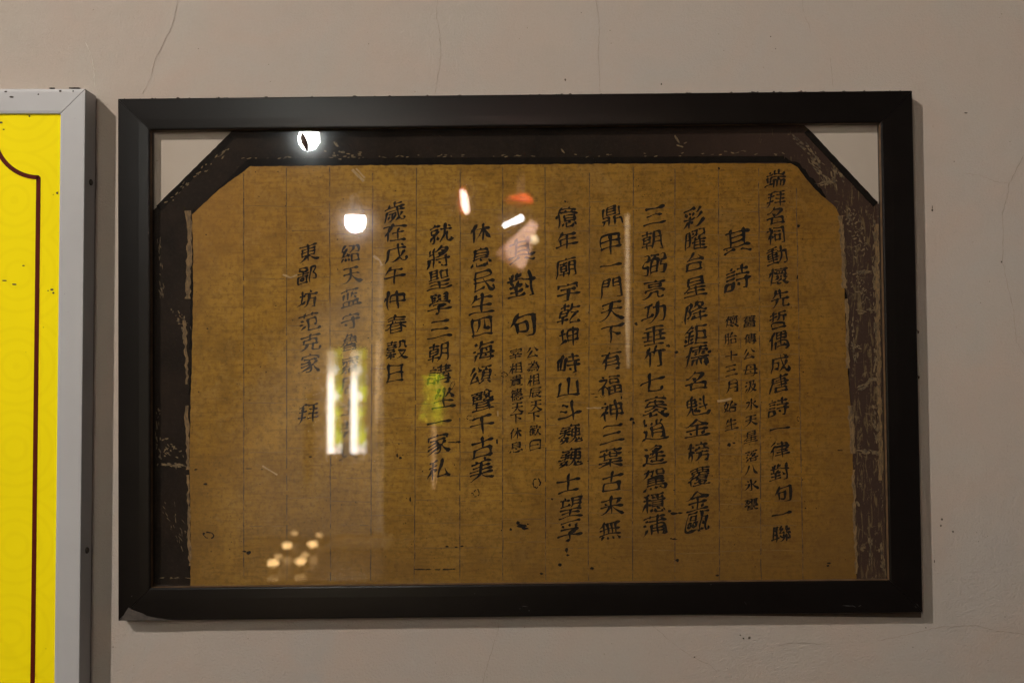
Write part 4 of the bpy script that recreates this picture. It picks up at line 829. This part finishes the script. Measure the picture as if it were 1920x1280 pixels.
# ink blots, worm holes with dark rims ------------------------------------------
bl = MB()
def blot(u, v, ru, rv, n=10, d=.0003):
    poly(bl, [(u + math.cos(2*math.pi*k/n)*ru*rnd.uniform(.55, 1.2), v + math.sin(2*math.pi*k/n)*rv*rnd.uniform(.55, 1.2)) for k in range(n)], D_PAPER + d + rnd.random()*.0001)
for a in [(978,986,9,5),(972,980,4,5),(985,990,8,3),(958,992,3,3),(990,982,3,1.2),(1264,962,9,3),(1256,958,4,3),(1276,961,5,2),(1264,1010,6,1.6),(1258,1009,3,1.4),(1367,833,5,4),(1376,830,3,2),
          (1330,659,5,3),(1268,660,4,3),(1193,607,4,4),(1253,648,4,3),(820,1067,7,1.4),(836,1067,11,1.8),(850,1066,5,1.3),(787,1067,12,1.3),(803,1067,6,1.2),(855,1025,3,1.5),(866,1023,4,1.5),(838,1024,4,2),
          (849,829,10,1.5),(860,828,5,2),(1270,1050,4,3),(1265,1010,3,2),(1497,424,3,4),(1495,520,2,6),(751,858,4,2.5),(745,854,2,4),(748,832,1.5,2),(582,856,4,1.3),(769,935,2,5),(1035,935,2.5,2),
          (1184,785,5,4),(1188,792,3,3),(1165,745,2,4),(1118,744,4,1.2),(1112,738,4,1),(1554,1055,4,2),(1552,1060,3,2),(466,1035,5,4),(458,1033,4,2),(389,616,2,2),(385,907,5,2),(367,880,4,1.5),(466,878,6,1),
          (1575,844,6,1.3),(1479,1000,2,2),(932,827,2,5),(1062,1030,3,6),(1065,1040,4,2),(1050,1058,5,3),(1345,1078,4,2),(1015,1075,4,2),(1110,1065,4,3),(1363,470,2,2),(1208,790,3,6),(1060,378,2.5,2.5),(1348,316,2.5,2.5)]:
    blot(*a)
for _ in range(420):
    s = rnd.random()**3
    blot(rnd.uniform(372, 1590), 400+675*rnd.random()**.7 if rnd.random() < .85 else rnd.uniform(316, 400), .5+1.3*s, .5+1.1*s, 6)
tag(fix_normals(bl.build('ink_blots', INK, paper)), kind='stuff')
for (u, v, ru, rv, a) in [(391,1003,11,7,.3),(893,924,6,8,.5),(945,702,7,5,0),(1006,905,8,10,.3),(882,783,8,5,0),(848,722,4,9,.4),(1497,785,3,5,0),(1130,742,4,3,0)]:
    hl = MB(); n = 16; ro, ri = [], []
    for k in range(n):
        t = 2*math.pi*k/n; r = rnd.uniform(.85, 1.12); q = r*rnd.uniform(.62, .85)
        for lst, f in ((ro, r), (ri, q)):
            x, y = math.cos(t)*ru*f, math.sin(t)*rv*f
            lst.append(loc(u + x*math.cos(a)-y*math.sin(a), v + x*math.sin(a)+y*math.cos(a), D_PAPER+.0004))
    hl.add(ro+ri, [(k, (k+1) % n, n+(k+1) % n, n+k) for k in range(n) if rnd.random() > .18])
    fix_normals(hl.build('worm_hole_rim', INK, paper))
# pale creases
CREASE = simple('pale_crease', (.32, .20, .09), .85, .25, 200)
for seg, wd in (([(1345,752),(1362,749),(1372,747)], 4), ([(492,873),(510,883),(520,890)], 2), ([(660,318),(672,330),(682,340)], 5), ([(668,316),(684,334)], 3), ([(1100,765),(1135,764)], 2), ([(933,770),(934,780)], 2),
                ([(700,480),(712,488),(716,498)], 4), ([(530,515),(545,520),(557,515)], 3)):
    band(seg, wd, d=D_PAPER+.00015, amp=.9, name='crease', mat=CREASE, par=paper)

# glass -------------------------------------------------------------------------
g = MB(); g.box((iX0+.001, -GLASS_D, iZ0+.001), (iX1-.001, -GLASS_D+.002, iZ1-.001))
g.build('glass', GLASS, pic)

# ------------------------------------------------------------------ dried insect on the glass
ins = MB()
def ip(u, v, d=.0105): return at(u, v, d)
ins.tube([ip(566,249), ip(567.5,255), ip(569,262), ip(571,269), ip(573,275), ip(574,281)], [.0011, .0026, .0034, .0034, .0022, .0006], 9)
ins.tube([ip(566,252), ip(563,259), ip(566,268)], [.0004,.0011,.0003], 5)
ins.tube([ip(572,262), ip(576,268), ip(575,278)], [.0004,.0012,.0003], 5)
ins.tube([ip(573,278), ip(575,284)], [.0006,.0002], 5)
tag(fix_normals(ins.build('insect', simple('dry_husk', (.055, .028, .014), .7, .4, 400), smooth=True)), 'dried brown insect husk stuck on the picture glass below the top rail', 'insect')

# ------------------------------------------------------------------ crumbs of dirt on both top edges
cr = MB()
r2 = random.Random(11)
def frame_top(t, d):
    return CTR + Vector((math.cos(ROLL)*(X0+(X1-X0)*t) - math.sin(ROLL)*Z1, -d, math.sin(ROLL)*(X0+(X1-X0)*t) + math.cos(ROLL)*Z1))
for _ in range(230):
    s = .0004 + .0010*r2.random()**3
    cr.blob(frame_top(r2.random(), r2.uniform(.003, .0178)), (s*1.5, s, s), 6, rng=r2)
for t, k in ((.185,3),(.19,4),(.862,4),(.864,3),(.80,4),(.805,3),(.89,3),(.045,2),(.30,2),(.43,2),(.52,3),(.56,2),(.70,2),(.72,3),(.83,2)):
    for _ in range(k): cr.blob(frame_top(t + r2.uniform(-.004, .004), r2.uniform(.010, .0172)), (.0022*r2.uniform(.6,1.4), .0016, .0016*r2.uniform(.5,1.3)), 6, rng=r2)
tag(cr.build('dirt_crumbs', simple('dirt_crumb', (.035, .026, .020), .9, .5, 300)), 'dark crumbs of dirt scattered along the top of the black frame', 'dirt', kind='stuff')

# two bent nails beside the right rail
def nail(u, v, lb):
    m = MB(); p = [at(u-8, v, .012), at(u-1, v-1, .012), at(u+3, v+2, .011), at(u+2.5, v+6, .010)]
    m.tube(p, [.0011, .0011, .0010, .0006], 6)
    return tag(fix_normals(m.build('bent_nail', simple('rust', (.06, .022, .01), .8, .4, 300), smooth=True)), lb, 'nail', 'bent nails beside the black frame')
nail(1719, 619, 'rusty bent nail poking out beside the right rail of the black frame, the upper one')
nail(1720, 704, 'rusty bent nail poking out beside the right rail of the black frame, the lower one')

# ------------------------------------------------------------------ yellow sign at the left
SD = .034
s0 = at(160, 167, SD)
SX1, SZ1 = s0.x, s0.z
SX0, SZ0 = SX1 - .62, SZ1 - .98
sign = empty('yellow_sign', (SX0, 0, SZ0))
tag(sign, 'yellow printed panel with maroon outline in a pale grey metal frame, left of the picture', 'sign board')
W_, H_ = SX1-SX0, SZ1-SZ0
sp = [(0, .003), (0, .0335), (.0005, .034), (.0035, .0342), (.027, .0342), (.0300, .0337), (.0306, .0325), (.0306, .0300), (.0306, .003)]
sr = rails(0, W_, 0, H_, sp, 'frame_rail', ALU, sign, gap=.00045)
pn = MB(); pn.box((.029, -.0308, .029), (W_-.029, -.022, H_-.029))
panel = pn.build('panel', YELLOW, sign)
# maroon outline with scooped corners
def P(u, v):
    p = at(u, v, .0312); return (p.x - SX0, p.z - SZ0)
lx = P(70, 500)[0]; lz = P(40, 250)[1]; rad = .0545
x_r, x_l, z_t, z_b = lx, W_ - lx, lz, H_ - lz
path = []
def arc(cx, cz, a0, a1, n=14):
    return [(cx + rad*math.cos(R(a0+(a1-a0)*k/n)), cz + rad*math.sin(R(a0+(a1-a0)*k/n))) for k in range(n+1)]
stp = .0032
path += arc(x_r, z_t, 180, 270); path += [(x_r + stp*0, z_t - rad)]
path += arc(x_r, z_b, 90, 180); path += arc(x_l, z_b, 0, 90); path += arc(x_l, z_t, 270, 360)
ml = MB(); vs, fs = [], []
n = len(path)
def off(i, s):
    a, b2, c2 = Vector(path[i-1]), Vector(path[i]), Vector(path[(i+1) % n])
    t = (c2 - a); t = t.normalized() if t.length > 1e-9 else Vector((1, 0)); nn = Vector((-t.y, t.x))
    return b2 + nn*s*.0027
for i in range(n):
    for s in (-1, 1):
        e = off(i, s); vs.append((e.x, -.0312, e.y))
fs = [(2*i, 2*i+1, (2*i+3) % (2*n), (2*i+2) % (2*n)) for i in range(n)]
ml.add(vs, fs)
fix_normals(ml.build('outline', MAROON, panel))
# screws in the side of the frame
for v in (342, 1031):
    p = at(168 if v < 600 else 160, v, .017)
    m = MB(); m.lathe([(.0040, 0), (.0040, .0012), (.0028, .0022), (.0010, .0024)], (W_, -.0165, p.z - SZ0), 14, axis=(1, 0, 0))
    fix_normals(m.build('screw', simple('dark_screw', (.03, .022, .018), .6, .3, 300), sr[1], True))
# fly dirt on the sign frame
m = MB()
for (u, v, a, l_, wd) in [(11,172,.8,5,2.5),(22,182,.9,7,3),(113,171,0,4,3),(72,177,0,2.5,2.5),(137,171,0,2.5,2.5),(55,218,.5,3,3),(107,362,.4,4,4),(2,230,0,5,3),(7,243,.6,4,2),(8,526,.3,8,2),(27,533,-.2,9,2.5),(44,498,0,4,2),(97,543,.6,5,3),(100,549,0,4,3),(90,545,0,2,2)]:
    p = at(u, v, .0345 if (v < 210 or u > 113) else .0310)
    kx = .0008*l_/2; kz = .0008*wd/2
    m.blob((p.x-SX0, p.y, p.z-SZ0), (kx, .0003, kz), 7, rng=r2)
for k, (u, wd) in enumerate(((137,.006),(143,.006),(98,.004))):
    p = at(u, 165.8, .030); m.blob((p.x-SX0, p.y, p.z-SZ0), (wd, .003, .0009), 7, rng=r2)
tag(m.build('specks', DIRT, panel), kind='stuff')

# ------------------------------------------------------------------ the room the glass mirrors
# two bare bulbs hang at the upper left, a little in front of the lens
def bulb(u, v, back, lb, col, power, rad, name='hanging_bulb'):
    c = behind(u, v, back)
    e = empty(name, c)
    tag(e, lb, 'light bulb', 'hanging bulbs mirrored in the glass')
    pr = [(rad*math.sin(R(a))*1.0, -rad*math.cos(R(a))) for a in range(8, 97, 11)] + [(rad, rad*.35), (rad*.97, rad*.55)]
    m = MB(); m.lathe(pr, n=24); fix_normals(m.build('globe', emitter(name+'_glow', col, power), e, True))
    m = MB(); m.lathe([(rad*.96, rad*.56), (rad*.8, rad*1.0), (rad*.6, rad*1.6), (rad*.55, rad*2.6), (rad*.3, rad*2.9)], n=20)
    fix_normals(m.build('socket', simple('white_plastic', (.6, .6, .58), .4), e, True))
    m = MB(); m.tube([(0, 0, rad*2.8), (.004, 0, rad*8), (0, 0, 1.2)], .003, 6); m.build('cord', simple('cord_black', (.02, .02, .02), .6), e)
    return e
bulb(579, 262, 2.2, 'greenish white bulb hanging on a cord, mirrored by the top rail beside the insect', (.96, 1.0, .90), LAMP_A, .034)
bulb(666, 417, 2.1, 'pinkish white bulb hanging on a cord, mirrored above the left writing', (1.0, .88, .78), LAMP_B, .032)

# the main lamp hangs further up to the left, beyond what the glass shows
def lamp_point(name, u, v, back, energy, col, rad):
    d = bpy.data.lights.new(name, 'POINT'); d.energy = energy; d.color = col; d.shadow_soft_size = rad
    o = bpy.data.objects.new(name, d); q = at(u, v, 0); o.location = (q.x, -back, q.z); COL.objects.link(o)
lamp_point('hall_lamp', -2400, -2500, 2.5, HALL, (1, .91, .82), .022)
# daylight from a side opening (soft, cool)
def area(name, locn, target, size, energy, col):
    d = bpy.data.lights.new(name, 'AREA'); d.shape = 'RECTANGLE'; d.size, d.size_y = size; d.energy = energy; d.color = col
    o = bpy.data.objects.new(name, d); o.location = locn; COL.objects.link(o)
    o.rotation_euler = (Vector(target) - Vector(locn)).to_track_quat('-Z', 'Y').to_euler(); return o
def spot(name, locn, target, energy, col, ang, rad=.05):
    d = bpy.data.lights.new(name, 'SPOT'); d.energy = energy; d.color = col; d.spot_size = R(ang); d.spot_blend = .3; d.shadow_soft_size = rad
    o = bpy.data.objects.new(name, d); o.location = locn; COL.objects.link(o)
    o.rotation_euler = (Vector(target) - Vector(locn)).to_track_quat('-Z', 'Y').to_euler(); return o
area('side_daylight', (-2.3, -1.05, 1.15), (-.3, 0, .2), (.9, .9), SIDE, (.74, .87, 1.0))

area('right_fill', (2.4, -1.7, .5), (.7, 0, 0), (1.3, 1.6), FILL, (1.0, .90, .82))  # unseen soft warm fill, added to lift the right side

BACK = 3.4
w1a, w1b = behind(613, 700, BACK), behind(641, 700, BACK)
w2a, w2b = behind(657, 700, BACK), behind(687, 700, BACK)
zt, zb = behind(650, 652, BACK).z, behind(650, 850, BACK).z
TH = .22
rw = MB()
def slab(x0, x1, z0, z1): rw.box((x0, -BACK-TH, z0), (x1, -BACK, z1))
FZ0, FZ1 = -1.5, 1.9
slab(-3.2, w1a.x-.012, FZ0, FZ1); slab(w2b.x, w2b.x+.05, FZ0, FZ1)
slab(w1a.x-.012, w2b.x, FZ0, zb-.012); slab(w1a.x-.012, w2b.x, zt, FZ1)
tag(rw.build('rear_wall', simple('dark_boards', (.014, .010, .007), .9, .25, 3)), kind='structure')
win = empty('window', (w1a.x, -BACK, zb)); tag(win, 'two tall bright window slits with sunlit leaves outside, mirrored left of the middle of the glass', 'window')
WP = simple('dark_lining', (.05, .035, .022), .7, .15)
def wbox(name, x0, x1, z0, z1):
    m = MB(); m.box((x0 - w1a.x, -TH+.001, z0 - zb), (x1 - w1a.x, -.001, z1 - zb)); m.build(name, WP, win)
wbox('jamb', w1a.x-.012, w1a.x, zb-.012, zt); wbox('mullion', w1b.x, w2a.x, zb, zt); wbox('sill', w1a.x, w2b.x, zb-.012, zb)
fr = MB(); fr.box((-3.2, -6.5, -1.56), (3.2, 0, -1.5)); tag(fr.build('floor', simple('floor_tile', (.05, .045, .04), .85, .2, 6)), kind='structure')
def m_pane():
    """bright pane: daylight along its left edge, blurred sunlit leaves over the rest"""
    t = NT('lit_pane')
    c = t.coord(); x = t.xyz(0); z = t.xyz(2)
    n1 = t.vor(26, t.coord((1, 0, 1)), rnd=1, out='Color')
    sep = t.n('ShaderNodeSeparateColor'); t.link(n1, sep.inputs[0])
    leaf = t.mix(t.rng(sep.outputs[0], .1, .7), (.26, .28, .002), (.60, .68, .03))
    leaf = t.mix(t.rng(sep.outputs[1], .62, .75), leaf, (1, 1, .78))
    leaf = t.mix(t.rng(sep.outputs[2], .80, .86), leaf, (.26, .19, .04))
    fade = t.rng(z, .40, .32, .45, 1)
    edge = t.rng(x, .026, .034)
    white = t.mix(t.rng(z, .44, .33), (.35, .26, .13), (1.0, .90, .74))
    col = t.mix(edge, white, leaf)
    sill = t.rng(z, .030, .022)
    col = t.mix(sill, col, (1, .88, .78))
    t.done((.1, .1, .1), .5)
    t.link(col, t.b.inputs['Emission Color'])
    t.link(t.math('MULTIPLY', t.math('MULTIPLY', t.mix(edge, (24,24,24), (11,11,11)), 1), fade), t.b.inputs['Emission Strength'])
    return t.mat
PANE = m_pane()
for xa, xb in ((w1a.x, w1b.x), (w2a.x, w2b.x)):
    m = MB(); wd, ht = xb-xa, zt-zb
    m.box((0, 0, 0), (wd, .004, ht)); o = m.build('pane', PANE, win); o.location = (xa - w1a.x, -.02, 0)
# garden shrub outside the two slits
def shrub(name, c, rx, rz, ry, nl, size, lb, seed, mat):
    rg = random.Random(seed); e = empty(name, (c.x, c.y, c.z - rz))
    m = MB()
    for _ in range(nl):
        p = Vector((rg.gauss(0, .45)*rx, rg.uniform(-1, 1)*ry, rz + rg.uniform(-1, 1)*rz))
        a = Vector((rg.uniform(-1, 1), rg.uniform(-1, 1), rg.uniform(-.6, 1))).normalized(); b2 = a.orthogonal().normalized()
        s = size*rg.uniform(.6, 1.3); cc = a.cross(b2)
        m.add([p - a*s, p + b2*s*.45 + cc*s*.1, p + a*s, p - b2*s*.45 + cc*s*.1], [(0,1,2,3)])
    m.build('leaves', mat, e)
    m = MB()
    for k in range(5): m.tube([(0,0,-.3), (rg.uniform(-.3,.3)*rx, rg.uniform(-.3,.3)*ry, rz), (rg.uniform(-.8,.8)*rx, rg.uniform(-.8,.8)*ry, rz*1.8)], [.010,.007,.003], 6)
    m.build('stem', simple('bark', (.08, .05, .03), .9), e)
    return tag(e, lb, 'plant')
lt = NT('leaf'); lc = lt.mix(lt.rng(lt.noise(30, 2), .35, .65), (.22, .33, .01), (.50, .50, .02))
lt.done(lc, .5); lt.b.inputs['Subsurface Weight'].default_value = 0
trn = lt.n('ShaderNodeBsdfTranslucent'); lt.link(lc, trn.inputs[0])
mx = lt.n('ShaderNodeMixShader'); mx.inputs[0].default_value = .45; lt.link(lt.b.outputs[0], mx.inputs[1]); lt.link(trn.outputs[0], mx.inputs[2]); lt.link(mx.outputs[0], lt.out.inputs[0])
LEAF = lt.mat

# a hanging plant, white pipe, lantern and lamp on the open right side
RB = 3.3
spot('prop_spot', (1.6, -1.9, 1.6), behind(1005, 570, RB), PROP_SPOT, (1, .86, .68), 29, .08)  # unseen spot, added to light the mirrored plant and pipe
pl = behind(812, 748, RB)
shrub('slim_plant', pl, .040, .105, .02, 420, .022, 'slim upright green plant, mirrored left of the middle writing', 9, LEAF)
m = MB(); a, e = behind(1176, 402, RB), behind(1176, 690, RB)
m.tube([a, (a+e)/2, e], .0085, 12)
tag(m.build('streak_pipe', simple('pipe_paint', (.40, .33, .25), .5, .1), smooth=True), 'slim cream pipe put in as an upright light streak, mirrored right of the middle', 'pipe')  # added to give a pale upright streak in the glass
m = MB(); a, e = behind(709, 640, 3.2), behind(703, 810, 3.2)
m.tube([a, a.lerp(e, .5), a.lerp(e, .8), e], [.008, .010, .007, .002], 10)
tag(m.build('wooden_stake', simple('stake_wood', (.36, .27, .18), .6, .2), smooth=True), 'slim pale wooden stake hanging beside the window, mirrored left of middle', 'stake')
# lamp with a tilted pale shade
c = behind(975, 462, RB)
lamp = empty('shaded_lamp', c); tag(lamp, 'lamp with a pale pink tilted shade, mirrored in the middle of the glass', 'lamp')
a1, b1 = behind(995, 428, RB) - c, behind(955, 492, RB) - c
m = MB(); m.lathe([(.020, -.03), (.034, .03), (.056, .10), (.078, (b1-a1).length)], a1, 24, axis=(b1-a1))
t = NT('lamp_cloth'); sc_ = t.mix(t.rng(t.noise(40, 3), .3, .7), (.80, .58, .56), (.86, .66, .62)); t.done(sc_, .8)
tl = t.n('ShaderNodeBsdfTranslucent'); t.link(sc_, tl.inputs[0]); ms = t.n('ShaderNodeMixShader'); ms.inputs[0].default_value = .6
t.link(t.b.outputs[0], ms.inputs[1]); t.link(tl.outputs[0], ms.inputs[2]); t.link(ms.outputs[0], t.out.inputs[0])
fix_normals(m.build('shade', t.mat, lamp, True))
m = MB(); m.blob(a1 + (b1-a1)*.10, (.016, .016, .016), 14, jit=.02); m.build('bulb', emitter('lamp_bulb', (1, .90, .80), 1300), lamp, True)
m = MB(); q = behind(1001, 452, RB) - c + Vector((0, .07, 0)); m.blob(q, (.018, .016, .018), 10, jit=.05); m.build('finial', emitter('lamp_end', (1, .8, .5), 14), lamp, True)
# tilted fluorescent tube
m = MB(); a, e = behind(944, 424, RB-.1), behind(980, 407, RB-.1)
m.tube([a, a.lerp(e, .08), a.lerp(e, .36), a.lerp(e, .5), a.lerp(e, .94), e], [.004, .010, .006, .012, .013, .006], 12)
tag(fix_normals(m.build('tube_lamp', emitter('tube_glow', (1, .97, .95), 60), smooth=True)), 'short white tube lamp hanging at a slant above the pink shade', 'lamp')
# red lanterns
def lantern(u, v, w_, h_, lb, col, st, core=None):
    c = behind(u, v, RB+.05); e = empty('red_lantern', c); tag(e, lb, 'lantern', 'red lanterns mirrored in the glass')
    k = (RB+1.2)/FPX; rx, rz = w_*k/2, h_*k/2
    m = MB(); m.lathe([(rx*max(.12, math.sin(R(x))), -rz*math.cos(R(x))) for x in range(10, 171, 16)], n=18); fix_normals(m.build('body', emitter('lantern_red', col, st), e, True))
    m = MB(); m.tube([(0,0,rz), (0,0,rz+.9)], .0025, 6); m.build('cord', simple('lantern_cord', (.02,.01,.01), .7), e)
    if core:
        pts = [behind(*p, RB-.09) - c for p in core[0]]
        m = MB(); m.tube(pts, core[1], 10); fix_normals(m.build('flame', emitter('flame_glow', (1, .75, .62), 40), e, True))
    return e
lantern(868, 375, 18, 54, 'slim red lantern with a white hot flame, mirrored above the left centre writing', (1, .10, .03), 5, ([(866,356),(870,366),(871,378),(873,390),(876,399)], [.007, .015, .014, .015, .007]))
lantern(972, 376, 56, 20, 'wide dim red lantern, mirrored above the slanted tube lamp', (1, .07, .01), 1.1, None)
lantern(980, 368, 26, 8, 'small flat orange lantern, mirrored above the slanted tube lamp', (1, .13, .01), 8, None)

# candle table low at the back
TB = -.72
spots = [(552,999),(599,1003),(538,1022),(586,1020),(521,1043),(571,1040),(512,1055),(563,1052)]
names = ['left one of the farthest pair', 'right one of the farthest pair', 'left one of the second farthest pair', 'right one of the second farthest pair', 'left one of the second nearest pair', 'right one of the second nearest pair', 'left one of the nearest pair', 'right one of the nearest pair']
def on_table(u, v, z=TB):
    d = ray(u, v); s = z/d.z; return Vector((d.x*s, -(d.y*s - (CAM_D-GLASS_D)) - GLASS_D, z))
pts = [on_table(*q) for q in spots]
cx = sum(p.x for p in pts)/8; cy = sum(p.y for p in pts)/8
tb = empty('table', (cx, cy, -1.5)); tag(tb, 'dark polished table holding eight small candles, mirrored low at the left', 'table')
wood = simple('dark_wood', (.035, .018, .010), .22, .3, 20)
m = MB(); m.box((-.28, -.45, 1.5+TB-.055), (.5, .45, 1.5+TB-.03)); m.build('tabletop', wood, tb)
for sx in (-.25, .47):
    for sy in (-.42, .42):
        m = MB(); m.box((sx-.02, sy-.02, 0), (sx+.02, sy+.02, 1.5+TB-.055)); m.build('leg', wood, tb)
for p, nm, (u, v) in zip(pts, names, spots):
    e = empty('candle', (p.x, p.y, TB-.03)); tag(e, 'small lit candle on the dark table, %s' % nm, 'candle', 'candles on the dark table')
    m = MB(); m.lathe([(.014, 0), (.017, .004), (.018, .018), (.016, .018), (.015, .010)], n=14); m.build('cup', simple('candle_cup', (.4, .3, .2), .4), e, True)
    hot = v in (1022, 1020, 1055, 1052)
    m = MB(); q = 1.0 if hot else .72; m.lathe([(.021*q*max(.1, math.sin(R(x_))), .030 - .013*q*math.cos(R(x_))) for x_ in range(8, 173, 18)], n=16); m.build('flame', emitter('candle_flame', (1, .60, .25), 20 if hot else 9), e, True)

# tray added to give a pale light streak beside the candles
a = on_table(604, 1026, TB-.02); e = on_table(722, 1026, TB-.02); f_ = on_table(722, 1008, TB-.02)
m = MB(); m.box((a.x, f_.y, TB-.029), (e.x, a.y, TB-.022)); m.box((a.x, f_.y-.012, TB-.029), (e.x, f_.y, TB-.004)); m.box((e.x, f_.y, TB-.029), (e.x+.012, a.y, TB-.004))
tag(m.build('tray', simple('tray_wood', (.75, .55, .35), .45, .15, 12)), 'pale wooden tray put in as a light streak beside the candles on the dark table', 'tray')
